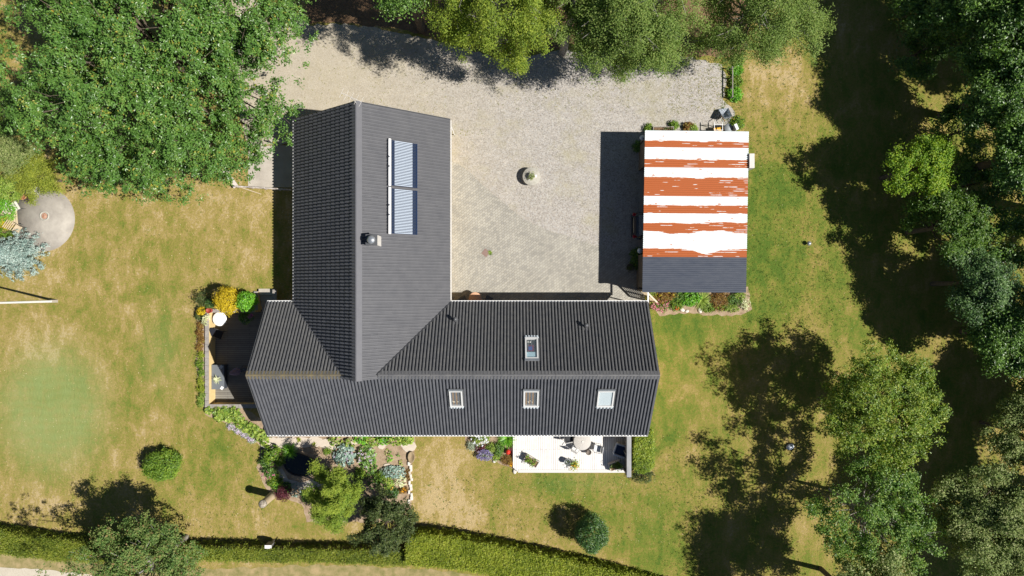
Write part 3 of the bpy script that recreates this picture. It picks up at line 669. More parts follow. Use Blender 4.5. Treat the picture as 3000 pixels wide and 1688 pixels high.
# ------------------------------------------------------------------ carport garage
gc = [(8.395, 9.945, 2.95), (15.04, 9.94, 2.65), (14.87, -.293, 2.65), (8.22, -.267, 2.95)]      # NW NE SE SW roof corners
gar = thing('carport_garage', 'low carport garage under striped white and rusty corrugated sheet roof', 'garage', (11.6, 4.8, 0))
def gp(u, v, dz=0):                                   # u west->east, v north->south
    a = Vector(gc[0]).lerp(Vector(gc[1]), u); b = Vector(gc[3]).lerp(Vector(gc[2]), u); p = a.lerp(b, v); p.z += dz; return p
def sheet_material():
    m = bpy.data.materials.new('white_sheet_with_rust'); m.use_nodes = True; t = m.node_tree; b = t.nodes['Principled BSDF']; L = t.links
    at = t.nodes.new('ShaderNodeAttribute'); at.attribute_name = 'rust'; tc = t.nodes.new('ShaderNodeTexCoord')
    def nz(sx, sy, det, amp, prev):
        mp = t.nodes.new('ShaderNodeMapping'); mp.inputs['Scale'].default_value = (sx, sy, 1); L.new(tc.outputs['Object'], mp.inputs[0])
        n = t.nodes.new('ShaderNodeTexNoise'); n.inputs['Scale'].default_value = 1; n.inputs['Detail'].default_value = det; n.inputs['Roughness'].default_value = .65; L.new(mp.outputs[0], n.inputs['Vector'])
        s0 = t.nodes.new('ShaderNodeMath'); s0.operation = 'SUBTRACT'; s0.inputs[1].default_value = .5; L.new(n.outputs[0], s0.inputs[0])
        s1 = t.nodes.new('ShaderNodeMath'); s1.operation = 'MULTIPLY_ADD'; s1.inputs[1].default_value = amp; L.new(s0.outputs[0], s1.inputs[0]); L.new(prev, s1.inputs[2]); return s1.outputs[0]
    s_out = nz(1.3, 7.5, 4, .9, at.outputs['Fac']); s_out = nz(3.0, 30, 5, 1.1, s_out)
    r = t.nodes.new('ShaderNodeValToRGB'); cr = r.color_ramp; cr.elements[0].position = .47; cr.elements[0].color = (.66, .70, .71, 1); cr.elements[1].position = .53; cr.elements[1].color = (.42, .12, .03, 1)
    e = cr.elements.new(.50); e.color = (.62, .42, .24, 1); e2 = cr.elements.new(.9); e2.color = (.37, .10, .028, 1)
    L.new(s_out, r.inputs[0]); L.new(r.outputs[0], b.inputs['Base Color']); b.inputs['Roughness'].default_value = .55; b.inputs['Specular IOR Level'].default_value = .3
    return m
WAVEH = .03
WAVE = [(i / 6, .022 * math.sin(2 * math.pi * i / 6)) for i in range(6)]
def wave_sheet(name, m, v0, v1, nw, nu, rust=None, dz=0.0):
    a = np.array(gp(0, v0, dz)); bN = gp(1, v0, dz); c_ = gp(0, v1, dz); d_ = gp(1, v1, dz)
    us = np.linspace(0, 1, nu); vs_ = np.linspace(0, 1, nw * 6 + 1)
    U, Vv = np.meshgrid(us, vs_)
    A0, B0, C0, D0 = [np.array(q) for q in (a, bN, c_, d_)]
    pts = (A0 * ((1 - U) * (1 - Vv))[..., None] + B0 * (U * (1 - Vv))[..., None] + C0 * ((1 - U) * Vv)[..., None] + D0 * (U * Vv)[..., None])
    ph = Vv * nw * 2 * math.pi
    pts[..., 2] += WAVEH * np.sin(ph)
    ny_, nx_ = U.shape; idx = np.arange(ny_ * nx_).reshape(ny_, nx_)
    Q = np.stack([idx[:-1, :-1], idx[1:, :-1], idx[1:, 1:], idx[:-1, 1:]], -1).reshape(-1, 4)
    ob = np_mesh(name, pts.reshape(-1, 3), Q, m, gar, smooth=True)
    if rust is not None:
        at = ob.data.attributes.new('rust', 'FLOAT', 'POINT'); at.data.foreach_set('value', rust(U, Vv, ph).astype(np.float32).ravel())
    return ob
VB = (752.8 - 382) / 474.6
def rustf(U, Vv, ph):
    py = 382 + Vv * (752.8 - 382)
    bands = [(409.5, 431.8, 0), (463, 489, 0), (515, 573, 0), (597, 624, 0), (648, 675, 1), (724, 752, 0)]
    r = np.full(U.shape, -.25)
    wig = 1.0 * np.sin(U * 5 + py * .01) + .8 * np.sin(U * 13 + 1.7)
    for i, (y0, y1, k) in enumerate(bands):
        top = y0 + wig * (.8 if i not in (4,) else 2.0) + (i == 4) * (0) 
        bot = y1 + (i in (2,)) * .6 * wig * .0
        if i == 4: bot = y1 + 3 - 5 * np.cos(U * 8.5 + .4) + 1.5 * np.sin(U * 31)
        if i == 5: top = y0 + 14 * np.exp(-((U - .6) / .13) ** 2)
        rise = np.clip((py - top) / 6.0, -.7, 1); fall = np.where(py < bot, 1, -1)
        val = np.minimum(.1 + .95 * rise, 1.05 * fall); r = np.maximum(r, np.where(py < bot, val, -.25))
    kk = np.floor(ph / (2 * math.pi)).astype(int) % 64; q = np.random.default_rng(5).uniform(0, 1, (64, 6)); A_ = lambda j: q[kk, j]
    st = np.sin(U * (9 + 8 * A_(0)) + 6.3 * A_(1)) + .8 * np.sin(U * (21 + 20 * A_(2)) + 6.3 * A_(3)) + .9 * (A_(4) - .5) + 1.5 * np.clip((U - .55) / .45, 0, 1) - .5 * (1 - np.clip((py - 382) / 30, 0, 1))
    r -= .62 * np.clip((st - .75) / .5, 0, 1) * (np.sin(ph) > .15)
    st2 = np.sin(U * (12 + 9 * A_(5)) + 6.3 * A_(3)) + .8 * np.sin(U * (27 + 20 * A_(1)) + 6.3 * A_(2))
    r += .75 * np.clip((st2 - 1.45) / .2, 0, 1) * (np.sin(ph) < .1) * (r < .2)
    return r
whiteroof = wave_sheet('sheet_roof', sheet_material(), 0, VB + .004, 62, 90, rustf); whiteroof['label'] = 'white sheets streaked with orange rust'
darkroof = wave_sheet('sheet_roof', mat('dark_blue_grey_sheet', (.046, .056, .080), .45, .4, col2=(.075, .084, .105), scale=1.6, stretch=(1, 5, 1), detail=7), VB, 1, 17, 40, dz=-.012); darkroof['label'] = 'dark blue grey sheets at the south end'
mb = MB()                                            # roof frame under the sheets
for v in (.005, .2, .4, .6, .78, .995):
    a, b = gp(.01, v, -.09), gp(.99, v, -.09); board(mb, a, b, .06, .1)
a, b = gp(.012, .0, -.10), gp(.012, 1, -.10); board(mb, a, b, .04, .11)
mb.build('rafters', WOODG, gar)
MB().add([gp(.004, .002, -.045), gp(.996, .002, -.045), gp(.996, .998, -.045), gp(.004, .998, -.045)], [(0, 1, 2, 3)]).build('roof_lining', WOODG, gar)
walls = MB()
def wallseg(u0, v0, u1, v1, th=.12, z0=0, top=-.12):
    a, b = gp(u0, v0), gp(u1, v1); d = Vector((b.x - a.x, b.y - a.y, 0)); rz = math.atan2(d.y, d.x); z1 = min(a.z, b.z) + top
    walls.box(((a.x + b.x) / 2, (a.y + b.y) / 2, (z0 + z1) / 2), (d.length, th, z1 - z0), rz)
wallseg(.03, .02, .97, .02); wallseg(.975, .035, .975, .97); wallseg(.03, .985, .97, .985); wallseg(.035, .04, .035, .2); wallseg(.035, .76, .035, .97); wallseg(.05, .78, .96, .78)
walls.build('wall', mat('dark_timber_cladding', (.10, .085, .07), .8, .2, col2=(.15, .13, .11), scale=3, stretch=(6, 6, .5)), gar)
MB().add([gp(.04, .03, -2.93), gp(.96, .03, -2.63), gp(.96, .97, -2.63), gp(.04, .97, -2.93)], [(0, 3, 2, 1)]).build('floor_slab', CONC, gar)
c = P(2197, 475, 2.35); MB().box((c.x - .02, c.y, 2.35), (.32, .92, .9)).build('wall_box', OFFW, gar, bevel=.01)
for (px, py) in ((1882, 403), (1875.5, 735)):
    c = P(px, py, 2.05); l = MB(); l.lathe((c.x, c.y, 1.98), [(.17, 0), (.165, .03), (.05, .10), (.02, .12), (.02, .16), (0, .16)], 20); l.tube((c.x, c.y, 2.1), (c.x + .35, c.y, 2.2), .015, .015, 6)
    l.build('wall_lamp', mat('pale_blue_enamel', (.50, .58, .66), .4, .5), gar)
# parked car backed out of the carport, tail just showing
def car():
    c = P(1852, 661.5, .6); x0 = c.x; yc = c.y; root = thing('parked_car', 'dark car with red tail lights and rear end sticking out of the carport', 'car', (x0 + 2.1, yc, 0))
    secs = [(0, .62, .42, .78), (.06, .76, .30, .95), (.35, .86, .26, 1.02), (.9, .88, .26, 1.04), (2.0, .88, .26, 1.0), (3.1, .87, .26, .96), (3.8, .82, .28, .82), (4.15, .62, .36, .66)]
    ring = 16; V = []; 
    for (dx, hw, z0, z1) in secs:
        for i in range(ring):
            a = 2 * math.pi * i / ring; ca, sa = math.cos(a), math.sin(a)
            yy = hw * (abs(ca) ** .45) * (1 if ca > 0 else -1); zz = (z0 + z1) / 2 + (z1 - z0) / 2 * (abs(sa) ** .45) * (1 if sa > 0 else -1)
            xx = dx + (0.12 * (abs(ca) ** 3) if dx < .1 else (-.18 * abs(ca) ** 3 if dx > 4 else 0))
            V.append((x0 + xx, yc + yy, zz))
    n = len(secs); fs = [(j * ring + i, j * ring + (i + 1) % ring, (j + 1) * ring + (i + 1) % ring, (j + 1) * ring + i) for j in range(n - 1) for i in range(ring)]
    fs += [tuple(range(ring))[::-1], tuple(range((n - 1) * ring, n * ring))]
    MB().add(V, fs, True).build('body', mat('dark_car_paint', (.035, .04, .045), .25, .6, coat=.5), root)
    cab = MB(); A = [(.35, .70, 1.0), (.75, .62, 1.42), (2.2, .60, 1.45), (2.9, .68, 1.0)]
    vs = []
    for (dx, hw, z) in A: vs += [(x0 + dx, yc - hw, z), (x0 + dx, yc + hw, z)]
    cab.add(vs, [(0, 2, 3, 1), (2, 4, 5, 3), (4, 6, 7, 5), (0, 6, 4, 2), (1, 3, 5, 7), (0, 1, 7, 6)]); cab.build('cabin', mat('tinted_car_glass', (.03, .07, .11), .08, .6), root)
    MB().box((x0 + 1.45, yc, 1.46), (1.3, 1.14, .03)).build('roof_panel', mat('dark_car_paint', (.035, .04, .045), .25, .6, coat=.5), root)
    MB().box((x0 - .03, yc, .50), (.12, 1.5, .16)).build('bumper', DGREY, root, bevel=.04)
    MB().box((x0 + .13, yc, .985), (.16, 1.22, .02)).build('boot_lip', mat('bronze_trim', (.16, .12, .09), .35, .5), root)
    for s in (-1, 1): MB().box((x0 + .12, yc + s * .72, .84), (.24, .20, .18), s * -.25).build('tail_light', mat('red_lens', (.35, .01, .02), .2, .6), root, bevel=.03)
    for dx in (.8, 3.3):
        for s in (-1, 1):
            wb = MB().tube((x0 + dx, yc + s * .68, .31), (x0 + dx, yc + s * .88, .31), .31, .31, 20); wh = wb.build('wheel', BLACK, root)
            MB().tube((x0 + dx, yc + s * .7, .31), (x0 + dx, yc + s * .89, .31), .19, .19, 14).build('rim', METAL, wh)
car()

# ------------------------------------------------------------------ sunken terrace by the west gable
ter = thing('sunken_terrace', 'sunken terrace with yellow retaining walls, grey coping and steps beside the west gable', 'terrace', (-18, -4.5, -.85))
zt = .14
MB().box((-17.85, -4.78, -.90), (5.1, 6.5, .1)).build('deck_floor', DECKG, ter)
MB().box((-20.47, -4.8, -.37), (.22, 6.5, .98)).build('retaining_wall', YELLOW, ter)
MB().box((-17.85, -7.92, -.37), (5.02, .14, .98)).build('retaining_wall', YELLOW, ter)
MB().box((-18.79, -1.55, -.37), (3.12, .14, .98)).build('retaining_wall', YELLOW, ter)
MB().box((-17.16, -.86, -.34), (.14, 1.24, .96)).build('retaining_wall', YELLOW, ter)
MB().box((-15.88, -.80, -.26), (.14, 1.36, 1.12)).build('retaining_wall', YELLOW, ter)
MB().box((-15.34, -1.62, -.5), (.94, .14, 1.0)).build('retaining_wall', YELLOW, ter)
rr = random.Random(4)
def coping(x0, y0, x1, y1, wd, z):
    mb = MB(); a = Vector((x0, y0, z)); b = Vector((x1, y1, z)); L_ = (b - a).length; n = max(1, int(L_ / .45)); rz = math.atan2(y1 - y0, x1 - x0)
    for i in range(n):
        c_ = a.lerp(b, (i + .5) / n); mb.box((c_.x, c_.y, z + rr.uniform(-.004, .004)), (L_ / n - .012, wd, .05), rz)
    return mb.build('coping', GREYC, ter)
coping(-20.49, -1.45, -20.49, -8.02, .26, zt + .0); coping(-20.34, -7.94, -15.4, -7.94, .26, zt + .0); coping(-20.34, -1.53, -17.3, -1.53, .24, zt); coping(-17.2, -1.48, -17.2, -.22, .26, zt + .02); coping(-15.88, -1.48, -15.88, -.1, .28, zt + .19)
for i, z in enumerate((-.02, -.24, -.45, -.66)):
    MB().box((-16.53, -.12 - .37 * i - .19 + (.12 if i == 0 else 0), z - .4), (1.1, .37 + (.2 if i == 0 else 0), .8)).build('step', mat('step_slab', (.38, .34, .29), .85, .2, col2=(.48, .44, .38), scale=4), ter)

# ------------------------------------------------------------------ south deck, screen and fences
dk = thing('timber_deck', 'white timber deck along the south wall of the house', 'deck', (3.5, -10.8, 0))
pd = [P(1503, 1240, .3), P(1503, 1370, .3), P(1518, 1383.5, .3), P(1840, 1384, .3), P(1840, 1240, .3)]
MB().prism([(p.x, p.y) for p in pd], .24, .30).build('deck_boards', DECKW, dk)
MB().prism([(p.x * .998 + .03, p.y) for p in [P(1507, 1240, .3), P(1507, 1367, .3), P(1521, 1380, .3), P(1838, 1381, .3), P(1838, 1240, .3)]], .0, .238).build('deck_skirt', WOODG, dk)
a_, b_ = P(1518, 1380.5, .3), P(1838, 1380.5, .3); MB().box(((a_.x + b_.x) / 2, a_.y, .31), (b_.x - a_.x, .2, .03)).build('edge_board', mat('edge_board_paint', (.60, .58, .55), .7), dk)
scr = thing('garden_screen', 'tall grey timber screen at the east end of the white deck', 'screen', (7.55, -10.9, 0))
MB().box((7.55, -10.82, .95), (.10, 2.75, 1.86)).build('screen_panel', WOODG, scr)
MB().box((7.56, -10.82, 1.905), (.29, 2.80, .05)).build('top_rail', mat('screen_top_rail', (.24, .245, .25), .8, .2, col2=(.36, .36, .355), scale=2.5, stretch=(1, .5, 1), detail=8), scr)
for yy in (-9.6, -10.8, -12.05): MB().box((7.44, yy, .93), (.09, .09, 1.83)).build('post', WOODG, scr)

def planter_box(name, label, px, py, L_, W_, H_, rz, z0, m, lm, seed, group=None, n=12, leaf=.10, h=.3, hm=None):
    c = P(px, py, z0 + H_); root = thing(name, label, 'planter', (c.x, c.y, z0), group); t_ = .05
    b = MB(); ca = (c.x, c.y)
    Mz = Matrix.Translation((c.x, c.y, z0)) @ Matrix.Rotation(rz, 4, 'Z')
    b.box((0, W_ / 2 - t_ / 2, H_ / 2), (L_, t_, H_), M=Mz); b.box((0, -W_ / 2 + t_ / 2, H_ / 2), (L_, t_, H_), M=Mz); b.box((L_ / 2 - t_ / 2, 0, H_ / 2), (t_, W_ - 2 * t_, H_), M=Mz); b.box((-L_ / 2 + t_ / 2, 0, H_ / 2), (t_, W_ - 2 * t_, H_), M=Mz)
    b.build('box', m, root)
    MB().box((0, 0, H_ - .08), (L_ - 2 * t_, W_ - 2 * t_, .04), M=Mz).build('soil_fill', SOILD, root)
    rg = np.random.default_rng(seed); q = rg.uniform(-.5, .5, (n, 2)) * np.array([L_ * .8, W_ * .75])
    T = np.array([Mz @ Vector((a, bb, H_ + rg.uniform(.02, h))) for a, bb in q]); foliage('plants', lm, root, T, rg.normal(size=T.shape) * .4 + [0, 0, 1], 14, .09, leaf, rg)
    return root
planter_box('planter_box', 'pale rectangular planter of leafy herbs turned askew at the west end of the deck', 1557, 1352, 1.0, .50, .38, R(-31), .3, mat('planter_grey', (.50, .46, .42), .7), L_BUSHG, 3)
planter_box('planter_box', 'pale planter of green leaves tucked beside the tall grey screen', 1803, 1366, .80, .52, .40, R(20), .3, mat('planter_sand', (.60, .52, .44), .7), L_BUSHG, 4)

def pot(name, label, px, py, r, H_, z0, m, lm, seed, cat='plant pot', n=10, pr=None, leaf=.09, h=.2, bloom=None, group=None):
    c = P(px, py, z0 + H_); root = thing(name, label, cat, (c.x, c.y, z0), group)
    MB().lathe((c.x, c.y, z0), [(r * .72, 0), (r, H_), (r * .86, H_), (r * .80, H_ - .06), (0, H_ - .06)], 22).build('pot', m, root)
    rg = np.random.default_rng(seed); pr = pr or r * .9
    if n:
        q = rg.normal(size=(n, 3)) * [pr * .55, pr * .55, h * .35] + [c.x, c.y, z0 + H_ + h * .5]
        foliage('plant', lm, root, q, (q - [c.x, c.y, z0 + H_]), 16, pr * .4, leaf, rg)
        if bloom:
            q = rg.normal(size=(n, 3)) * [pr * .5, pr * .5, h * .2] + [c.x, c.y, z0 + H_ + h]; foliage('blooms', bloom, root, q, q * 0 + [0, 0, 1], 5, .05, .06, rg, aspect=.9)
    return root
pot('plant_pot', 'grey bucket of dark water plants on the white deck', 1662, 1354, .20, .42, .3, METAL, L_YEW, 5, n=8, h=.03, leaf=.05, pr=.14)
pot('plant_pot', 'pot of yellow and orange flowers next to the grey bucket on the deck', 1683, 1363, .17, .22, .3, TERRA, L_FRESH, 6, n=16, pr=.26, h=.25, leaf=.09, bloom=L_ORANGE)
pot('plant_pot', 'red pot standing on the terrace wall corner near the golden shrub', 611, 910, .19, .34, .17, mat('dark_red_glaze', (.30, .05, .035), .5), L_RUST, 7, n=0)
pot('plant_pot', 'pink pot with pale cream plant on the west terrace wall', 605, 935, .14, .26, .17, mat('pink_clay', (.55, .36, .28), .8), L_CREAM, 8, n=7, pr=.24, leaf=.13, h=.15)
pot('plant_pot', 'terracotta bowl of green plants at the north edge of the round patio', 63, 572, .32, .26, 0.03, TERRA, L_BUSHG, 9, n=10, pr=.25)
pot('plant_pot', 'dull stone pot in the shade west of the carport', 1846, 783, .24, .40, 0.02, mat('mossy_stone', (.16, .14, .10), .9, .1), L_YEW, 10, n=6)

def round_table(name, label, px, py, r, h, z0, m, leg, seams=False, legs=4):
    c = P(px, py, z0 + h); root = thing(name, label, 'table', (c.x, c.y, z0))
    MB().lathe((c.x, c.y, z0 + h - .035), [(r * .97, 0), (r, .01), (r, .03), (r * .985, .035), (0, .035)], 48).build('tabletop', m, root)
    if seams:
        sb = MB()
        for i in range(12):
            a = 2 * math.pi * i / 12 + .1; sb.tube((c.x + .06 * math.cos(a), c.y + .06 * math.sin(a), z0 + h + .002), (c.x + r * .97 * math.cos(a), c.y + r * .97 * math.sin(a), z0 + h + .002), .006, .006, 5)
        sb.lathe((c.x, c.y, z0 + h), [(.07, 0), (.07, .008), (0, .01)], 16); sb.build('spokes', mat('seam_cream', (.62, .59, .54), .7), root)
    for i in range(legs):
        a = 2 * math.pi * i / legs + .6; MB().tube((c.x + r * .75 * math.cos(a), c.y + r * .75 * math.sin(a), z0), (c.x + r * .5 * math.cos(a), c.y + r * .5 * math.sin(a), z0 + h - .03), .02, .02, 6).build('leg', leg, root)
    return root
round_table('round_table', 'round beige table with radial seams on the white deck', 1706, 1294, .57, .74, .3, mat('beige_table_top', (.50, .47, .43), .7, .2), METAL, True)
round_table('round_table', 'white round table on the sunken terrace under the golden shrub', 643.4, 935, .47, .74, -.85, WHITE, WHITE)
round_table('round_table', 'salmon coloured round table half under the eave in the paved courtyard', 1392, 875, .42, .74, .012, mat('salmon_table_top', (.66, .38, .24), .7, .2), DGREY)

def chair(name, label, px, py, rz, z0, seatm, frm, w_=.5, d_=.5, sh=.44, bh=.42, arms=True, slats=0, recl=.18, group=None, cat='chair', cushion=None):
    """a chair facing local +Y"""
    c = P(px, py, z0 + sh); root = thing(name, label, cat, (c.x, c.y, z0), group)
    Mz = Matrix.Translation((c.x, c.y, z0)) @ Matrix.Rotation(rz, 4, 'Z')
    if slats:
        sb = MB()
        for i in range(slats): sb.box((0, -d_ / 2 + d_ * (i + .5) / slats, sh), (w_, d_ / slats * .78, .025), M=Mz)
        sb.build('seat', seatm, root); bb = MB()
        for i in range(slats):
            t_ = (i + .7) / slats; bb.box((0, -d_ / 2 - recl * t_ * 1.2, sh + .05 + bh * t_), (w_, .03, bh / slats * .75), M=Mz)
        bb.build('backrest', seatm, root)
    else:
        MB().box((0, 0, sh), (w_, d_, .05), M=Mz).build('seat', seatm, root, bevel=.02)
        Mb = Mz @ Matrix.Translation((0, -d_ / 2, sh)) @ Matrix.Rotation(recl, 4, 'X')
        MB().box((0, -.02, bh / 2 + .02), (w_, .04, bh), M=Mb).build('backrest', seatm, root, bevel=.02)
    if cushion: MB().box((0, .02, sh + .05), (w_ * .9, d_ * .86, .08), M=Mz).build('cushion', cushion, root, bevel=.03)
    for sx in (-1, 1):
        for sy in (-1, 1): MB().tube(Mz @ Vector((sx * w_ * .52, sy * d_ * .55, 0)), Mz @ Vector((sx * w_ * .47, sy * d_ * .42, sh)), .015, .015, 6).build('leg', frm, root)
        if arms: MB().path([Mz @ Vector((sx * w_ * .54, d_ * .42, sh)), Mz @ Vector((sx * w_ * .55, d_ * .40, sh + .2)), Mz @ Vector((sx * w_ * .54, -d_ * .5, sh + .24))], .018).build('armrest', frm, root)
    return root
CH_W = mat('white_seat', (.68, .68, .67), .6)
chair('garden_chair', 'white garden chair east of the round beige deck table', 1750, 1314, R(80), .3, CH_W, DGREY, .46, .46)
chair('garden_chair', 'light metal chair at the south west of the round beige deck table', 1687, 1311, R(-30), .3, mat('light_mesh_seat', (.60, .59, .57), .6), METAL, .44, .44)
chair('garden_chair', 'dark chair tucked under the eave west of the beige deck table', 1668, 1284, R(-80), .3, BLACK, WHITE, .46, .48)
st = P(1725, 1326, .75); s_ = thing('wicker_stool', 'small brown wicker basket stool south of the beige deck table', 'stool', (st.x, st.y, .3))
WICK = mat('brown_wicker', (.13, .105, .09), .8, .2, col2=(.22, .19, .16), scale=20)
MB().lathe((st.x, st.y, .3), [(.14, 0), (.17, .36), (.19, .42), (.15, .43), (.13, .36), (0, .36)], 18).build('basket', WICK, s_)
MB().path([Vector((st.x - .17, st.y, .7)), Vector((st.x - .08, st.y + .16, .86)), Vector((st.x + .1, st.y + .17, .86)), Vector((st.x + .17, st.y, .7))], .014).build('handle', DGREY, s_)
# deep armchair with navy cushions
def armchair():
    c = P(1819, 1320, .7); root = thing('deep_armchair', 'deep armchair with navy cushions and pale arms beside the tall grey screen', 'armchair', (c.x, c.y, .3)); Mz = Matrix.Translation((c.x, c.y, .3)) @ Matrix.Rotation(R(-18), 4, 'Z')
    nav = mat('navy_cushion', (.03, .045, .09), .8, .2, col2=(.045, .06, .11), scale=12); fr = mat('white_wicker_frame', (.60, .62, .66), .6)
    MB().box((0, 0, .20), (.80, .74, .30), M=Mz).build('base', fr, root, bevel=.02)
    MB().box((-.02, 0, .38), (.62, .60, .10), M=Mz).build('seat_cushion', nav, root, bevel=.04)
    MB().box((.33, 0, .50), (.16, .66, .50), M=Mz @ Matrix.Rotation(.1, 4, 'Y')).build('backrest', nav, root, bevel=.05)
    for s in (-1, 1): MB().box((-.03, s * .37, .42), (.78, .10, .34), M=Mz).build('armrest', fr, root, bevel=.03)
    MB().box((-.40, 0, .30), (.06, .70, .24), M=Mz).build('front_rail', fr, root)
armchair()
# terrace furniture
chair('director_chair', 'black canvas chair on the sunken terrace south of the white table', 641, 979, R(-112), -.85, mat('black_canvas', (.015, .016, .022), .8, .2), DGREY, .56, .52, .45, .55, recl=.45)
c0, c1 = P(619, 1069, -.23), P(656, 1141, -.23)
bx = thing('storage_box', 'long dark grey garden storage box against the west terrace wall', 'storage box', ((c0.x + c1.x) / 2, (c0.y + c1.y) / 2, -.85))
MB().box(((c0.x + c1.x) / 2 + .01, (c0.y + c1.y) / 2, -.56), (.80, abs(c0.y - c1.y) - .06, .58)).build('body', mat('slate_plastic', (.055, .062, .075), .6), bx)
MB().box(((c0.x + c1.x) / 2 + .01, (c0.y + c1.y) / 2, -.25), (.86, abs(c0.y - c1.y), .05)).build('lid', mat('slate_lid', (.14, .155, .17), .6), bx, bevel=.015)
def blades(name, m, parent, c, n, r, h, w, rg, droop=.6, origin=None, tilt=(.3, 1.0)):
    """arching blades from a crown point"""
    V = []; Q = []; a = rg.uniform(0, 2 * math.pi, n); el = rg.uniform(tilt[0], tilt[1], n); ln = r * rg.uniform(.6, 1.1, n); tint = rg.uniform(0, 1, n)
    for i in range(n):
        d = np.array([math.cos(a[i]), math.sin(a[i]), 0]); s = np.array([-d[1], d[0], 0]); o = len(V)
        for j, t_ in enumerate((0, .35, .7, 1.0)):
            p = np.array(c) + d * ln[i] * t_ * math.cos(el[i] * (1 - t_ * .6)) + np.array([0, 0, h * (t_ * math.sin(el[i]) * 1.4 - droop * t_ * t_)]); ww = w * (.6, 1, .75, .08)[j]
            V += [p - s * ww, p + s * ww]
        for j in range(3): Q.append((o + 2 * j, o + 2 * j + 1, o + 2 * j + 3, o + 2 * j + 2))
    return np_mesh(name, np.array(V), np.array(Q), m, parent, tint=np.repeat(tint, 3), origin=origin or (0, 0, 0))
yp = P(634, 1113, .1); yr = thing('yucca_pot', 'spiky pale yucca in a small pot on the dark storage box', 'potted plant', (yp.x, yp.y, -.22))
MB().lathe((yp.x, yp.y, -.22), [(.08, 0), (.11, .2), (.09, .2), (0, .18)], 14).build('pot', DGREY, yr)
blades('leaves', L_CREAM, yr, (yp.x, yp.y, -.02), 26, .34, .2, .022, np.random.default_rng(3))
for i, (px, py, rz, lb) in enumerate(((648, 1075, .7, 'grey folded cloth on the north end of the dark storage box'), (650, 1137, .6, 'white folded cloth on the south corner of the dark storage box'))):
    c = P(px, py, -.2); tag(MB().box((c.x, c.y, -.20), (.19, .22, .035), -rz).build('folded_cloth', mat('cloth_grey', (.34, .38, .42), .9) if i == 0 else WHITE, bevel=.01), lb, 'cloth')
# closed lilac parasol
pb = P(716, 1082, -.85); pr_ = thing('closed_parasol', 'closed lilac parasol standing upright on the sunken terrace', 'parasol', (pb.x, pb.y, -.85))
MB().lathe((pb.x, pb.y, -.85), [(.24, 0), (.24, .06), (.05, .09), (0, .1)], 20).build('foot', DGREY, pr_)
MB().tube((pb.x, pb.y, -.8), (pb.x, pb.y, 1.62), .022, .022, 8).build('pole', METAL, pr_)
fb = MB(); sg = 20; prf = [(.20, .35), (.17, .7), (.12, 1.1), (.07, 1.45), (.03, 1.6)]; vs = []
for r_, z_ in prf:
    for i in range(sg): a = 2 * math.pi * i / sg; q = r_ * (1 + .35 * (i % 2)); vs.append((pb.x + q * math.cos(a), pb.y + q * math.sin(a), z_))
fb.add(vs, [(j * sg + i, j * sg + (i + 1) % sg, (j + 1) * sg + (i + 1) % sg, (j + 1) * sg + i) for j in range(4) for i in range(sg)]); fb.build('folded_canopy', mat('lilac_fabric', (.33, .26, .40), .85, .1), pr_)

# courtyard chairs either side of the salmon table
chair('courtyard_chair', 'dark chair west of the salmon table under the courtyard eave', 1358, 880, R(-62), .012, DGREY, BLACK, .48, .46)
chair('courtyard_chair', 'dark chair east of the salmon table under the courtyard eave', 1430, 880, R(62), .012, DGREY, BLACK, .48, .46)
# drain cover with weeds
c = P(1423, 741); dr = thing('drain_cover', 'small square reddish drain cover in the block paving', 'drain cover', (c.x, c.y, .012))
MB().box((c.x, c.y, .022), (.42, .42, .02), R(51)).build('cover', mat('reddish_iron', (.22, .145, .125), .8, .2, col2=(.27, .19, .16), scale=10), dr)
c = P(1436, 741); w_ = thing('weed_clump', 'small bright weed growing beside the reddish drain cover', 'weed', (c.x, c.y, .01)); blades('leaves', L_FRESH, w_, (c.x, c.y, .02), 40, .2, .08, .02, np.random.default_rng(5))

# millstone planter in the gravel
c = P(1557, 517, .5); ms = thing('stone_planter', 'round stone table planter standing alone in the middle of the gravel yard', 'stone planter', (c.x, c.y, 0))
MB().lathe((c.x, c.y, 0), [(.50, 0), (.52, .32), (.60, .38), (.60, .50), (.58, .52), (0, .52)], 48).build('millstone', STONE, ms)
MB().lathe((c.x - .0, c.y, .52), [(.13, 0), (.19, .10), (.22, .24), (.19, .26), (.15, .22), (0, .2)], 24).build('bowl', STONE, ms)
MB().lathe((c.x + .27, c.y + .02, .52), [(.10, 0), (.10, .05), (0, .06)], 14).build('white_cap', WHITE, ms)
rg = np.random.default_rng(8); q = rg.normal(size=(12, 3)) * [.10, .10, .03] + [c.x, c.y, .82]; foliage('plant', L_WILLOW, ms, q, q * 0 + [0, 0, 1], 14, .06, .07, rg)

# flagpole
fp = P(166, 882.5); fl_ = thing('flagpole', 'tall white flagpole rising from the west lawn', 'flagpole', (fp.x, fp.y, 0))
MB().tube((fp.x, fp.y, .5), (fp.x, fp.y, 9.5), .085, .04, 14).build('pole', WHITE, fl_)
MB().box((fp.x, fp.y, .3), (.18, .18, .6)).build('base', CONC, fl_)
MB().ball((fp.x, fp.y, 9.56), .09).build('finial', METAL, fl_)

# carved post at the corner of the garden bed
wp = P(800, 1450); cp = thing('carved_post', 'tall pale wooden post with rounded weathered top on the corner of the garden bed', 'post', (wp.x, wp.y, 0))
MB().lathe((wp.x, wp.y, 0), [(.27, 0), (.25, .6), (.24, 1.5), (.22, 1.85)], 20).build('trunk', mat('pale_carved_wood', (.58, .47, .31), .8, .2, col2=(.45, .35, .22), scale=2, stretch=(1, 1, .3)), cp)
MB().lathe((wp.x, wp.y, 1.85), [(.22, 0), (.27, .03), (.26, .12), (.17, .22), (0, .27)], 16).build('carved_head', mat('grey_weathered_top', (.20, .17, .13), .9, .1, col2=(.42, .37, .30), scale=9, amt=2), cp)
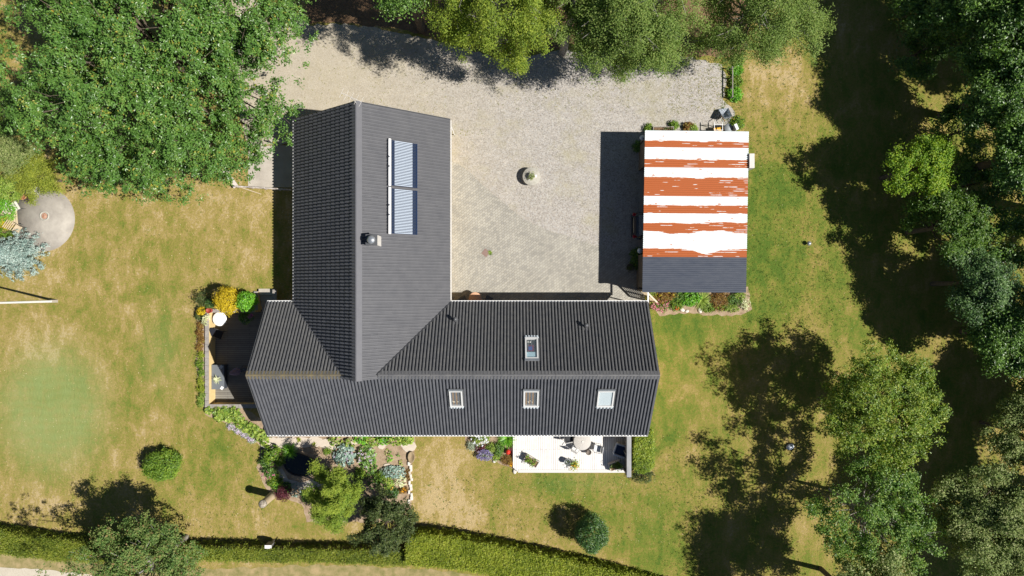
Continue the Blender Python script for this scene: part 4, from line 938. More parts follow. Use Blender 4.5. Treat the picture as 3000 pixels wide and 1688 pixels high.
# letterbox near the hedge
c = P(803, 1583); lb = thing('letterbox', 'small letterbox with shade greyed into its sides and sunlit white top at the foot of the long hedge', 'letterbox', (c.x, c.y, 0))
MB().box((c.x, c.y, .30), (.10, .10, .60)).build('post', WOODG, lb); MB().box((c.x, c.y, .80), (.42, .20, .62)).build('box', mat('letterbox_shade_grey', (.17, .17, .165), .6), lb, bevel=.01); MB().box((c.x, c.y - .02, 1.125), (.44, .22, .03)).build('lid', WHITE, lb)  # grey sides paint in the shade, white lid the sunlit top
# things lying on the east lawn
c = P(2366, 714); o = thing('garden_light', 'tiny grey mushroom garden light alone on the east lawn', 'garden light', (c.x, c.y, 0))
MB().tube((c.x, c.y, 0), (c.x, c.y, .24), .05, .05, 10).build('stem', DGREY, o); MB().lathe((c.x, c.y, .24), [(.15, 0), (.13, .06), (.05, .1), (0, .11)], 16).build('shade', METAL, o)
c = P(2313, 1308); o = thing('robot_mower', 'small grey robot mower in the tree shade on the east lawn', 'robot mower', (c.x, c.y, 0))
MB().lathe((c.x, c.y, .04), [(.20, 0), (.24, .05), (.22, .14), (.1, .19), (0, .2)], 18, sx=1.2, sy=.85, rz=.5).build('shell', mat('pale_mower_shell', (.50, .54, .60), .4), o)
for s in (-1, 1): MB().tube((c.x + .1, c.y + s * .19, .09), (c.x + .1, c.y + s * .24, .09), .09, .09, 12).build('wheel', BLACK, o)

# fences on the north-west paved pad
def rail_fence(name, label, p0, p1, h, n, m, rails=(1.0, .5), cat='fence'):
    p0 = Vector(p0); p1 = Vector(p1); root = thing(name, label, cat, (p0 + p1) / 2)
    for i in range(n): q = p0.lerp(p1, i / (n - 1)); MB().box((q.x, q.y, h / 2), (.07, .07, h)).build('post', m, root)
    for r_ in rails: b = MB(); board(b, p0 + Vector((0, 0, h * r_)), p1 + Vector((0, 0, h * r_)), .05, .07); b.build('rail', m, root)
    return root
FENW = mat('worn_white_paint', (.62, .58, .54), .7, .2, col2=(.30, .24, .20), scale=6, amt=1.5)
rail_fence('rail_fence', 'worn white rail fence along the south edge of the paved pad', P(701, 550), P(862, 560), .75, 5, FENW)
rail_fence('rail_fence', 'short worn rail fence at the north edge of the paved pad', P(800, 419), P(866, 421), .75, 3, FENW)
rail_fence('rail_fence', 'grey timber rail beside the green strip at the yard edge', P(2138, 205), P(2138, 290), .6, 4, WOODG, (1.0,))
a, b = P(659, 500, .35), P(692, 548, .35); rb = MB(); board(rb, a, b, .34, .05); root = thing('plank_bench', 'pale plank bench slanting out from under the big maple', 'bench', ((a.x + b.x) / 2, (a.y + b.y) / 2, 0)); rb.build('seat_plank', mat('pale_plank', (.62, .55, .50), .7, col2=(.55, .48, .43), scale=4), root)
for t_ in (.15, .85): q = a.lerp(b, t_); MB().box((q.x, q.y, .16), (.10, .28, .32), R(35)).build('leg', WOODG, root)
a, b = P(702, 548, .05), P(765, 569, .05); tag(MB().tube(a, b, .04, .03, 8).build('fallen_pole', WOOD), 'thin pale pole lying on the lawn below the worn white fence', 'pole')
# lattice gate and beam between house and carport
a, b = P(1876, 852), P(1908, 884); root = thing('lattice_gate', 'pale slatted wooden gate between the house and the carport', 'gate', ((a.x + b.x) / 2, (a.y + b.y) / 2, 0))
for t_ in (0, .5, 1): q = a.lerp(b, t_); MB().box((q.x, q.y, .9), (.07, .07, 1.8), R(-45)).build('post', WOOD, root)
sl_ = MB()
for i in range(9): z = .15 + .19 * i; board(sl_, (a.x, a.y, z), (b.x, b.y, z), .025, .07)
sl_.build('slats', WOOD, root); tr_ = MB(); board(tr_, (a.x, a.y, 1.82), (b.x, b.y, 1.82), .10, .05); tr_.build('top_rail', mat('cream_rail', (.66, .58, .44), .7), root)
a, b = P(1898.5, 888, 2.42), P(1898.5, 850, 2.42); bm = MB(); board(bm, a, b, .09, .09); tag(bm.build('tie_beam', WHITE), 'white beam spanning between the house eave and the carport roof', 'beam')

# round patio furniture
fpn = P(131, 633); root = thing('fire_pit', 'small round brick fire pit in the middle of the round patio', 'fire pit', (fpn.x, fpn.y, .03))
MB().lathe((fpn.x, fpn.y, .015), [(.33, 0), (.33, .05), (.24, .05), (.24, .005), (0, .005)], 28).build('rim', STONE, root)
MB().lathe((fpn.x, fpn.y, .02), [(.23, 0), (.15, .03), (0, .04)], 14).build('brick_rubble', mat('brick_rubble', (.36, .16, .09), .9, .1, col2=(.52, .34, .25), scale=14, amt=2, bump=.8), root)
chair('slatted_chair', 'broad slatted wooden chair on the west side of the round patio', 33, 637, R(-85), .03, WOOD, DGREY, .95, .85, .40, .35, slats=6, recl=.3, arms=False)
chair('slatted_chair', 'pale wooden chair turned north west on the round patio', 42, 606, R(-58), .03, PALESTONE, DGREY, .62, .62, .42, .4, slats=3, arms=False)
chair('slatted_chair', 'folding slatted chair beside the blue spruce', 50, 671, R(-125), .03, WOOD, BLACK, .60, .48, .42, .42, slats=5, recl=.3)
chair('slatted_chair', 'pale slatted bench chair half under the yellow weeping tree', 96, 558, R(178), .03, PALESTONE, BLACK, .95, .50, .42, .38, slats=4, recl=.25)
a = P(17, 598, .4); tag(MB().box((a.x, a.y, .4), (.24, .66, .04), R(-35)).build('side_board', WHITE, bevel=.01), 'small white board among the bushes west of the round patio', 'board')

# stone edging and bowl of the garden bed
rr = random.Random(21); root = thing('stone_edging', 'low row of pale stones edging the east side of the garden bed', 'stone edging', P(1204, 1430))
for i in range(13):
    c = P(1205 + rr.uniform(-2, 2) - (5 if i % 3 == 0 else 0), 1358 + i * 9.2); MB().box((c.x, c.y, .06), (rr.uniform(.13, .20), rr.uniform(.20, .30), .14), rr.uniform(-.12, .12)).build('stone', PALESTONE, root, bevel=.03)
c = P(1206, 1338); tag(MB().lathe((c.x, c.y, 0), [(.20, 0), (.30, .12), (.30, .20), (.24, .2), (.16, .12), (0, .10)], 20, sx=.8, sy=1.3).build('stone_bowl', mat('brown_stone', (.24, .165, .09), .7, .3, col2=(.33, .26, .16), scale=6), origin=(c.x, c.y, 0)), 'brown stone bowl at the corner of the garden bed', 'stone bowl')
# flagstones
fs_ = [(796, 1300, .8, .5), (828, 1293, .62, .36), (858, 1300, .5, .5), (890, 1296, .62, .42), (925, 1293, .6, .36), (952, 1300, .5, .34), (972, 1304, .4, .3), (1038, 1294, .30, .20), (1200, 1308, .55, .42), (1185, 1300, .35, .3), (1118, 1306, .3, .25), (1135, 1364, .28, .16)]
for i, (px, py, rx, ry) in enumerate(fs_):
    c = P(px, py); rg_ = random.Random(i); n = 9; pts = [(c.x + rx * math.cos(2 * math.pi * k / n) * rg_.uniform(.8, 1.08), c.y + ry * math.sin(2 * math.pi * k / n) * rg_.uniform(.8, 1.08)) for k in range(n)]
    o = MB().prism(pts, 0, .022 + .004 * i).build('flagstone', mat('flagstone', (.50, .425, .34), .85, .2, col2=(.58, .51, .42), scale=2, detail=8) if i == 0 else bpy.data.materials['flagstone'], bevel=.01)
    lbs = ['flagstone at the west end of the path under the eave', 'flagstone second from the west on the eave path', 'flagstone beside the dry grass tuft on the eave path', 'flagstone north of the pond on the eave path', 'flagstone by the downpipe on the eave path', 'flagstone edging the first hosta clump', 'flagstone touching the bare soil by the hostas', 'small pale flagstone alone in the soil near the wall', 'large flagstone at the east corner of the garden bed', 'flagstone just west of the corner slab', 'small flagstone below the leafy wall border', 'pale flagstone beside the blue grey hosta']
    tag(o, lbs[i], 'flagstone', 'flagstones set in the garden bed')
# pond
c = P(880, 1362); pts = []
for k in range(26):
    a = 2 * math.pi * k / 26; r_ = 1 + .16 * math.cos(2 * a + .8) + .06 * math.cos(3 * a); pts.append((c.x + 1.02 * r_ * math.cos(a), c.y + .82 * r_ * math.sin(a)))
o = MB().sheet(pts, .02).build('pond_water', mat('dark_pond_water', (.006, .010, .012), .06, .5, col2=(.012, .016, .010), scale=2), origin=(c.x, c.y, .02)); struct(o)
rim = thing('pond_liner', 'black rim around the little garden pond', 'pond rim', (c.x, c.y, 0)); MB().path([Vector((*p, .05)) for p in pts + pts[:1]], .05, 6).build('rim', BLACK, rim)
# red glazed ball and rocks in the bed beside the deck
c = P(1488, 1325, .3); tag(MB().lathe((c.x, c.y, .0), [(.14, 0), (.16, .12), (.18, .2), (.16, .34), (.08, .40), (.03, .44), (0, .45)], 20).build('garden_ornament', mat('red_glaze', (.62, .035, .02), .25, .6, coat=.5), origin=(c.x, c.y, 0)), 'glossy red ceramic ornament in the flower bed beside the deck', 'ornament')
for i, (px, py, r_, lb_) in enumerate(((1508, 1380, .16, 'pale rock at the south west corner of the deck'), (1449, 1350, .14, 'flat pink stone at the tip of the lavender bed'), (1394, 1318, .10, 'small pale stone edging the silver plant'), (2050, 909, .17, 'white rock at the lawn edge of the carport flower bed'), (1998, 908, .15, 'lilac grey rock beside the red flowers'), (2012, 912, .12, 'small cream rock in the carport flower bed'))):
    c = P(px, py); rg_ = random.Random(i + 50); b = MB().lathe((c.x, c.y, 0), [(r_ * .8, 0), (r_, r_ * .3), (r_ * .7, r_ * .7), (0, r_ * .8)], 9, sx=1.3, sy=.9, rz=rg_.uniform(0, 3)); tag(b.build('rock', PALESTONE, origin=(c.x, c.y, 0)), lb_, 'rock')

# north side of the garage: trough, metal stand, lids, wheelbarrow
a, b = P(1912, 377, .4), P(1976, 377, .4)
planter_box('planter_trough', 'long grey timber trough against the north wall of the carport', 1944, 378, 1.4, .34, .42, 0, 0, WOODG, L_YEW, 31, n=5, h=.1)
c = P(2104, 374, .8); root = thing('metal_stand', 'white metal stand against the north side of the carport', 'stand', (c.x, c.y, 0))
for sx in (-.27, .27):
    MB().tube((c.x + sx, c.y + .18, 0), (c.x + sx, c.y + .18, .85), .02, .02, 8).build('leg', WHITE, root); MB().tube((c.x + sx, c.y - .2, 0), (c.x + sx, c.y - .2, .85), .02, .02, 8).build('leg', WHITE, root)
    MB().tube((c.x + sx, c.y - .22, .85), (c.x + sx, c.y + .36, .85), .028, .028, 8).build('side_rail', WHITE, root)
for sy in (-.18, .18): MB().tube((c.x - .3, c.y + sy, .86), (c.x + .3, c.y + sy, .86), .024, .024, 8).build('cross_rail', WHITE, root)
c = P(2106, 381, .5); o = MB().box((c.x, c.y, .45), (.70, .35, .10), .1); tag(o.build('yellow_crate_lid', mat('yellow_plastic', (.68, .36, .03), .5), bevel=.03), 'yellow plastic lid below the white metal stand', 'lid')
c = P(2134, 375, .7); tag(MB().lathe((c.x, c.y, 0), [(.24, 0), (.27, .66), (.29, .68), (.28, .72), (0, .74)], 26).build('dust_bin', mat('grey_bin', (.26, .28, .29), .5), origin=(c.x, c.y, 0)), 'round grey dustbin at the north east corner of the carport', 'dustbin')
a, b = P(2148, 368, .6), P(2155, 384, .6); bm = MB(); board(bm, a, b, .18, .9); tag(bm.build('white_board', WHITE), 'white board leaning beside the grey dustbin', 'board')
def wheelbarrow():
    c = P(2128, 346, .5); root = thing('wheelbarrow', 'tipped grey wheelbarrow with yellow handles north of the carport', 'wheelbarrow', (c.x, c.y, 0)); Mz = Matrix.Translation((c.x, c.y, .12)) @ Matrix.Rotation(R(100), 4, 'Z') @ Matrix.Rotation(R(38), 4, 'Y')
    tm = mat('galvanised_tray', (.40, .45, .50), .4, .5); vs = [(-.42, -.30, .55), (.45, -.33, .55), (.45, .33, .55), (-.42, .30, .55), (-.28, -.18, .28), (.22, -.2, .28), (.22, .2, .28), (-.28, .18, .28)]
    MB().add([Mz @ Vector(v) for v in vs], [(4, 7, 6, 5), (0, 4, 5, 1), (1, 5, 6, 2), (2, 6, 7, 3), (3, 7, 4, 0), (4, 5, 6, 7), (0, 1, 5, 4), (1, 2, 6, 5), (2, 3, 7, 6), (3, 0, 4, 7)]).build('tray', tm, root)
    yh = mat('yellow_handle', (.70, .38, .04), .5)
    for s in (-1, 1):
        MB().path([Mz @ Vector((.62, s * .06, .2)), Mz @ Vector((0, s * .24, .3)), Mz @ Vector((-.75, s * .30, .52))], .02).build('handle', yh, root)
        MB().path([Mz @ Vector((-.1, s * .22, .3)), Mz @ Vector((-.3, s * .24, .0))], .018).build('leg', DGREY, root)
    MB().tube(Mz @ Vector((.62, -.04, .2)), Mz @ Vector((.62, .04, .2)), .19, .19, 20).build('wheel', BLACK, root)
wheelbarrow()

# ------------------------------------------------------------------ hedges
def hedge(name, label, top_n, top_s, h, m, n, leaf, seed, group=None, rag=.10):
    """top_n/top_s: north and south edge of the top in photograph pixels, same number of points, west to east"""
    A = [P(a, b, h) for a, b in top_n]; B = [P(a, b, h) for a, b in top_s]; rg = np.random.default_rng(seed)
    base = A[0].lerp(B[-1], .5); root = thing(name, label, 'hedge', (base.x, base.y, 0), group)
    core = MB()
    for i in range(len(A) - 1):
        q = [A[i], A[i + 1], B[i + 1], B[i]]; cc = sum((v for v in q), Vector()) / 4
        vs = [(v.x + (cc.x - v.x) * .0, v.y + (cc.y - v.y) * .12, z) for z in (0, h - .14) for v in q]
        core.add(vs, [(0, 1, 2, 3), (7, 6, 5, 4), (0, 4, 5, 1), (2, 6, 7, 3)] + ([(3, 7, 4, 0)] if i == 0 else []) + ([(1, 5, 6, 2)] if i == len(A) - 2 else []))
    core.build('branches', BARK, root)
    k = len(A) - 1; wts = np.array([(A[i + 1] - A[i]).length * ((A[i] - B[i]).length + (A[i + 1] - B[i + 1]).length) for i in range(k)]); wts /= wts.sum()
    def samp(n, side):
        seg = rg.choice(k, n, p=wts); u = rg.uniform(0, 1, n); v = rg.uniform(0, 1, n) if side == 't' else (np.zeros(n) if side == 'n' else np.ones(n))
        a = np.array([list(A[i]) for i in seg]); a2 = np.array([list(A[i + 1]) for i in seg]); b = np.array([list(B[i]) for i in seg]); b2 = np.array([list(B[i + 1]) for i in seg])
        p = (a * (1 - u)[:, None] + a2 * u[:, None]) * (1 - v)[:, None] + (b * (1 - u)[:, None] + b2 * u[:, None]) * v[:, None]
        return p
    nt_ = int(n * .62); T = samp(nt_, 't'); T[:, 2] += rg.normal(size=nt_) * .05 - .02; O = np.tile([0, 0, 1.], (nt_, 1))
    ns = (n - nt_) // 2
    for sd, oy in (('n', 1), ('s', -1)):
        q = samp(ns, sd); q[:, 2] = h * rg.uniform(.05, 1, ns); q[:, 1] += rg.normal(size=ns) * rag * .6; T = np.concatenate([T, q]); O = np.concatenate([O, np.tile([0, oy, .3], (ns, 1))])
    T += rg.normal(size=T.shape) * [rag * .5, rag * .5, .0]
    for e, ex in ((A[0], B[0]), (A[-1], B[-1])):
        m_ = ns // 8; v = rg.uniform(0, 1, (m_, 1)); q = np.array(e) * (1 - v) + np.array(ex) * v; q[:, 2] = h * rg.uniform(.05, 1, m_); T = np.concatenate([T, q]); O = np.concatenate([O, np.tile([0, 0, .5], (m_, 1))])
    tb = np.clip(.45 + .18 * np.sin(T[:, 0] * 1.7) * np.cos(T[:, 1] * 2.3 + T[:, 0] * .6) + rg.normal(size=len(T)) * .16, 0, 1); T[:, 2] += .05 * np.sin(T[:, 0] * 2.9 + 1) * (T[:, 2] > h * .8)
    foliage('leaves', m, root, T, O, 9, .07, leaf, rg, tspread=.22, tb=tb)
hedge('clipped_hedge', 'narrow clipped hedge along the bottom of the west lawn', [(-260, 1532), (0, 1560), (170, 1586), (360, 1604), (600, 1606), (800, 1612), (1000, 1616), (1190, 1620)], [(-260, 1590), (0, 1622), (170, 1642), (360, 1648), (600, 1641), (800, 1645), (1000, 1648), (1190, 1656)], 1.15, leafmat('west_hedge_leaves', [(.08, .12, .012), (.15, .20, .02), (.24, .28, .03), (.34, .36, .06)], .5, .3, .25), 13000, .085, 1)
hedge('clipped_hedge', 'thick clipped hedge curving away below the centre lawn', [(1196, 1584), (1230, 1570), (1330, 1580), (1400, 1594), (1600, 1634), (1750, 1668), (1920, 1712), (2200, 1800)], [(1190, 1652), (1230, 1656), (1330, 1666), (1400, 1676), (1600, 1716), (1750, 1752), (1920, 1800), (2200, 1890)], 1.55, L_HEDGE, 16000, .095, 2)
hedge('box_hedge', 'bright green box shaped hedge east of the tall grey screen', [(1862, 1262), (1885, 1258), (1910, 1264)], [(1860, 1372), (1885, 1384), (1912, 1368)], 1.3, leafmat('bright_box_leaves', [(.12, .20, .02), (.22, .31, .03), (.33, .40, .05), (.44, .48, .08)], .45, .4, .3), 2600, .10, 3, rag=.06)

# ------------------------------------------------------------------ trees
G1 = 'tall trees along the east boundary'; G2 = 'birches along the north edge of the gravel yard'
tree('maple_tree', 'huge dense maple filling the top left of the garden', 'tree', 432, 150, 7.5, 8.5, 5.2, L_MAPLE, 1, nl=110, rl=1.7, ntuft=5400, k=34, tuft=.155, leaf=.145, trunk_r=.26, low=-.25, shell=.80, tspread=.13, upw=.9,
     lobes=((800, 120, 6, 2.2), (850, 60, 6, 1.7), (780, 300, 6, 2.2), (770, 400, 5, 1.6), (700, 460, 4.5, 1.5), (520, 520, 5, 1.7), (430, 520, 5, 1.5), (250, 480, 5, 1.8), (330, 500, 5, 1.4), (120, 330, 6, 1.8), (60, 200, 7, 2), (640, 500, 4, 1.0), (600, 440, 5, 1.6)))
tree('birch_tree', 'dark small birch at the top between the maple and the yellow green birch', 'tree', 1180, -70, 8, 3.0, 2.6, L_DARK, 2, nl=14, ntuft=420, k=46, tuft=.32, leaf=.13, group=G2)
tree('birch_tree', 'yellow green birch overhanging the gravel yard', 'tree', 1455, -20, 8.5, 3.9, 3.6, L_BIRCHY, 3, nl=44, rl=1.25, ntuft=1500, k=50, tuft=.20, leaf=.10, droop=.45, bark=BARKW, group=G2, lobes=((1500, 165, 6, .9), (1475, 120, 6, 1.1), (1345, 85, 7, 1.0), (1400, 95, 6.5, .9), (1560, 95, 6, 1.0), (1590, 60, 7, 1.1), (1520, 190, 5, .5)))
tree('birch_tree', 'slim green birch squeezed between the yellow green birch and the broad one', 'tree', 1680, 10, 8, 2.4, 3.0, L_BIRCH, 4, nl=20, rl=1.1, ntuft=620, k=50, tuft=.20, leaf=.10, droop=.45, bark=BARKW, group=G2)
tree('birch_tree', 'broad pale green birch with boughs hanging lowest over the gravel', 'tree', 1850, 20, 8.2, 4.1, 3.6, L_BIRCH, 5, nl=50, rl=1.3, ntuft=1750, k=50, tuft=.21, leaf=.10, droop=.45, bark=BARKW, group=G2, lobes=((1820, 200, 5.5, .8), (1840, 160, 6, 1.1), (1700, 140, 6, .9), (1730, 110, 6.5, 1.0), (1960, 180, 5.5, 1.0), (1905, 170, 6, .9), (2010, 120, 6, 1.1)))
tree('birch_tree', 'soft green birch at the corner where lawn meets the north trees', 'tree', 2235, 0, 7.5, 3.9, 3.2, L_BIRCH, 6, nl=44, rl=1.3, ntuft=1500, k=50, tuft=.24, leaf=.095, droop=.45, bark=BARKW, group=G2, lobes=((2140, 150, 5, 1.0), (2180, 120, 5.5, 1.2), (2290, 120, 5.5, 1.2), (2360, 70, 6, 1.1), (2240, 150, 5, .8), (2080, 110, 5.5, 1.0)))
# east boundary, seen
tree('beech_tree', 'dark beech in the shade at the top edge right of the birches', 'tree', 2760, -40, 4.5, 3.0, 2.6, L_DARK, 11, nl=36, ntuft=2200, k=32, tuft=.20, leaf=.16, group=G1)
tree('beech_tree', 'dark beech filling the top right corner', 'tree', 2965, 40, 6.5, 3.4, 3.0, L_DARK, 12, nl=36, ntuft=2200, k=32, tuft=.20, leaf=.16, group=G1)
tree('beech_tree', 'leafy beech with sunlit tips at the right edge below the top corner', 'tree', 2945, 265, 6, 2.9, 2.6, L_DARK, 13, nl=34, ntuft=1900, k=32, tuft=.19, leaf=.16, group=G1)
tree('beech_tree', 'leafy beech with pale tips at the right edge beside the bright maple', 'tree', 2995, 455, 6, 2.5, 2.0, L_DARK, 14, nl=30, ntuft=1700, k=32, tuft=.19, leaf=.16, group=G1)
tree('young_maple', 'bright yellow green young maple standing out from the east boundary', 'tree', 2690, 490, 4.2, 2.05, 1.6, L_LIME, 15, nl=20, rl=.8, ntuft=800, k=30, tuft=.16, leaf=.13, trunk_r=.12)
tree('hazel_tree', 'mid green tree just below the bright young maple', 'tree', 2768, 665, 4, 2.2, 1.8, leafmat('hazel_leaves', [(.035, .085, .012), (.07, .15, .018), (.12, .21, .03), (.18, .27, .04)], .45, .4, .28), 16, nl=22, rl=.9, ntuft=1000, k=30, tuft=.18, leaf=.14, trunk_r=.14, group=G1)
tree('hazel_tree', 'blue green tree with feathery tips below the mid green tree', 'tree', 2855, 830, 4.2, 2.5, 1.9, leafmat('blue_green_leaves', [(.035, .08, .025), (.065, .135, .04), (.11, .20, .055), (.20, .30, .10)], .45, .4, .22), 17, nl=26, rl=.95, ntuft=1150, k=30, tuft=.18, leaf=.14, trunk_r=.14, group=G1)
tree('hazel_tree', 'dark green tree at the right edge above the cherry', 'tree', 2960, 985, 4.5, 2.3, 2.0, L_DARK, 18, nl=26, rl=1.0, ntuft=1200, k=30, tuft=.19, leaf=.15, trunk_r=.14, group=G1)
# east boundary, beyond the frame: they shade the lawn
for (X_, Y_, hc, r_, sd) in ((41, 20.5, 14, 5.0, 21), (37.5, 14.0, 9, 3.0, 22), (35.6, 5.0, 9, 3.2, 23), (36.2, -2.0, 8.5, 3.0, 24), (37.5, -9, 8, 2.6, 25), (29, 23.5, 11, 4.2, 26), (36.5, -13.5, 9, 2.8, 29), (37, -20, 9, 3.2, 30), (36, 27, 14, 5, 27)):
    k_ = (HC - hc) / F
    tree('boundary_tree', 'tall tree beyond the frame whose long shade darkens the east lawn', 'tree', 1500 + X_ / k_, 844 - Y_ / k_, hc, r_, r_ * .85, L_DARK, sd, nl=34, ntuft=1200, k=26, tuft=.36, leaf=.30, group=G1, trunk_r=.3)
GU = 'dark understorey bushes below the east trees'
for i, (px, py, r_, h_) in enumerate(((2700, 150, 2.0, 1.6), (2830, 380, 2.2, 1.8), (2930, 620, 2.4, 2.0), (2880, 720, 2.0, 1.8), (2960, 860, 2.2, 2.0), (2990, 1060, 2.2, 1.8), (2990, 180, 2.4, 2.2), (2850, 540, 2.0, 1.6), (3060, 720, 2.4, 2.2), (3060, 960, 2.4, 2.2), (3050, 1160, 2.2, 1.6), (2800, 40, 2.4, 2.0))):
    tree('understorey_bush', ('bush in deep shade left of the top right beeches', 'shaded bush behind the bright young maple', 'bush in shade right of the mid green hazel', 'low bush under the mid green hazel crown', 'shaded bush behind the blue green feathery tree', 'bush at the right edge under the dark tree above the cherry', 'shaded bush in the top right corner', 'bush between the young maple and the mid green hazel', 'bush peeping in at the right edge beside the hazel', 'bush peeping in at the right edge beside the blue green tree', 'bush peeping in at the right edge above the low willow', 'shaded bush at the top edge under the dark beech')[i], 'bush', px, py, h_, r_, h_ * .8, L_DARK, 300 + i, nl=10, ntuft=160, k=30, tuft=.22, leaf=.16, group=GU, trunk_r=.08)
tree('cherry_tree', 'spreading cherry tree on the east lawn lit yellow green on its right', 'tree', 2575, 1205, 4.7, 3.7, 2.0, L_CHERRY, 31, nl=84, rl=.85, ntuft=2600, k=20, tuft=.15, leaf=.13, trunk_r=.10, shell=.85, lobes=((2545, 1175, 7.6, 1.3), (2610, 1150, 7.2, 1.2), (2640, 1245, 7.6, 1.3), (2560, 1250, 7.4, 1.1), (2500, 1120, 6, 1.0), (2440, 1180, 5, .9)))
tree('apple_tree', 'sparse tree with bare pale branches at the bottom right', 'tree', 2545, 1505, 5.0, 3.8, 2.0, leafmat('apple_leaves', [(.05, .12, .02), (.10, .20, .03), (.18, .29, .05), (.32, .40, .09)], .45, .4, .28), 32, nl=52, rl=.85, ntuft=1250, k=20, tuft=.15, leaf=.14, trunk_r=.09, bark=BARKW, shell=.95, lobes=((2480, 1440, 7.2, .8), (2600, 1400, 7.4, .8), (2560, 1500, 7.6, .9), (2450, 1530, 6.6, .8)))
tree('willow_tree', 'pale grey green willow filling the bottom right corner', 'tree', 2905, 1540, 4.8, 3.9, 2.6, L_WILLOW, 33, nl=64, rl=1.15, ntuft=2600, k=32, tuft=.18, leaf=.13, trunk_r=.2)
tree('willow_tree', 'low pale willow at the right edge beside the cherry', 'tree', 2990, 1270, 3.6, 2.6, 1.6, L_WILLOW, 34, nl=34, rl=.95, ntuft=1100, k=32, tuft=.18, leaf=.13, trunk_r=.1)
tree('willow_tree', 'feathery green tree rising from the bottom edge right of the hedge', 'tree', 2540, 1790, 6, 3.7, 2.6, L_WILLOW, 35, nl=48, rl=1.2, ntuft=1900, k=32, tuft=.20, leaf=.13, trunk_r=.14)
tree('willow_tree', 'grey green sallow with reddish tips straddling the bottom left hedge', 'tree', 440, 1655, 4.6, 3.1, 2.4, leafmat('sallow_leaves', [(.05, .11, .025), (.10, .18, .04), (.16, .25, .06), (.23, .27, .08), (.28, .17, .08)], .55, .3, .25), 36, nl=50, rl=.95, ntuft=1400, k=34, tuft=.16, leaf=.12, trunk_r=.16, bark=BARKW, lobes=((300, 1570, 5.5, .8), (560, 1640, 4, 1.0), (250, 1640, 5, .9), (150, 1750, 8, 1.6)))
tree('yew_tree', 'dark green yew leaning over the hedge at the bottom of the garden bed', 'tree', 1130, 1532, 3.0, 1.95, 2.2, L_YEW, 37, nl=34, rl=.7, ntuft=800, k=34, tuft=.12, leaf=.11, trunk_r=.12, tspread=.25)
# plumed conifer: upright feathery sprays
def conifer(name, label, sprays, m, base, seed, leaf=.12):
    rg = np.random.default_rng(seed); root = thing(name, label, 'conifer', (base.x, base.y, 0)); T = []; O = []; tr = MB(); tb = []
    for (px, py, h, L_, r_) in sprays:
        r_ *= .8; h *= 1.5; L_ *= 1.25
        top = np.array(P(px, py, h)); d = unit((top - np.array([base.x, base.y, h * .25]))[None])[0]; n = 42; v_ = rg.uniform(.3, .6)
        for i in range(n):
            t_ = rg.uniform(0, 1) ** .8; p = top - d * L_ * t_ + rg.normal(size=3) * r_ * (.15 + .85 * t_) * [1, 1, .5]; T.append(p); O.append(d + rg.normal(size=3) * .3); tb.append(np.clip(v_ + .45 * (1 - t_) - .1, 0, 1))
        tr.tube((base.x, base.y, .1), tuple(top - d * L_ * .5), .06, .015, 6, False)
    T = np.array(T); T[:, 2] = np.maximum(T[:, 2], .1)
    foliage('sprays', m, root, T, np.array(O), 30, .12, leaf, rg, aspect=.3, flat=.2, tspread=.16, tb=np.array(tb)); tr.build('trunk', BARK, root); return root
cb = P(1000, 1442)
conifer('juniper', 'plumed yellow green juniper spreading over the middle of the garden bed', [(912, 1350, 2.6, 1.4, .42), (935, 1378, 2.4, 1.0, .35), (985, 1375, 2.6, 1.0, .38), (1005, 1392, 2.8, 1.2, .42), (960, 1408, 3.0, 1.2, .42), (895, 1440, 3.2, 1.3, .40), (910, 1458, 3.0, 1.0, .35), (952, 1445, 3.8, 1.6, .45), (982, 1432, 3.6, 1.3, .40), (1020, 1440, 3.0, 1.2, .42), (1052, 1430, 2.6, 1.1, .42), (1040, 1460, 2.6, 1.0, .36), (925, 1488, 3.6, 1.2, .38), (960, 1500, 4.4, 1.8, .48), (985, 1490, 4.2, 1.6, .42), (930, 1525, 3.6, 1.3, .42), (958, 1545, 3.4, 1.3, .42), (985, 1530, 3.6, 1.2, .40), (1000, 1470, 3.6, 1.2, .38), (915, 1510, 3.2, 1.0, .34), (985, 1560, 2.6, .9, .36), (1020, 1505, 2.4, .9, .36)], L_CONIFER, cb, 41)
# blue spruce
rg = np.random.default_rng(42); c = P(38, 748, 1.4); root = thing('blue_spruce', 'pale blue spruce at the left edge below the round patio', 'conifer', (c.x, c.y, 0)); T = []; O = []; tr = MB(); tr.tube((c.x, c.y, 0), (c.x, c.y, 2.9), .12, .03, 8)
for lv in range(7):
    z = .4 + lv * .38; r_ = 1.75 * (1 - lv / 7.6)
    for k in range(13 - lv):
        a = 2 * math.pi * k / (13 - lv) + lv * .7 + rg.uniform(-.15, .15); L_ = r_ * rg.uniform(.8, 1.12); e = Vector((c.x + L_ * math.cos(a), c.y + L_ * math.sin(a), z + .15)); s0 = Vector((c.x, c.y, z + .1)); tr.tube(s0, e, .025, .008, 5, False)
        for t_ in np.linspace(.2, 1, 12): p = s0.lerp(e, t_); T.append([p.x + rg.normal() * .08, p.y + rg.normal() * .08, p.z + rg.normal() * .03]); O.append([math.cos(a), math.sin(a), .5])
foliage('needles', L_SPRUCE, root, np.array(T), np.array(O), 16, .085, .15, rg, aspect=.22, flat=.4, tspread=.25); tr.build('trunk', BARK, root)

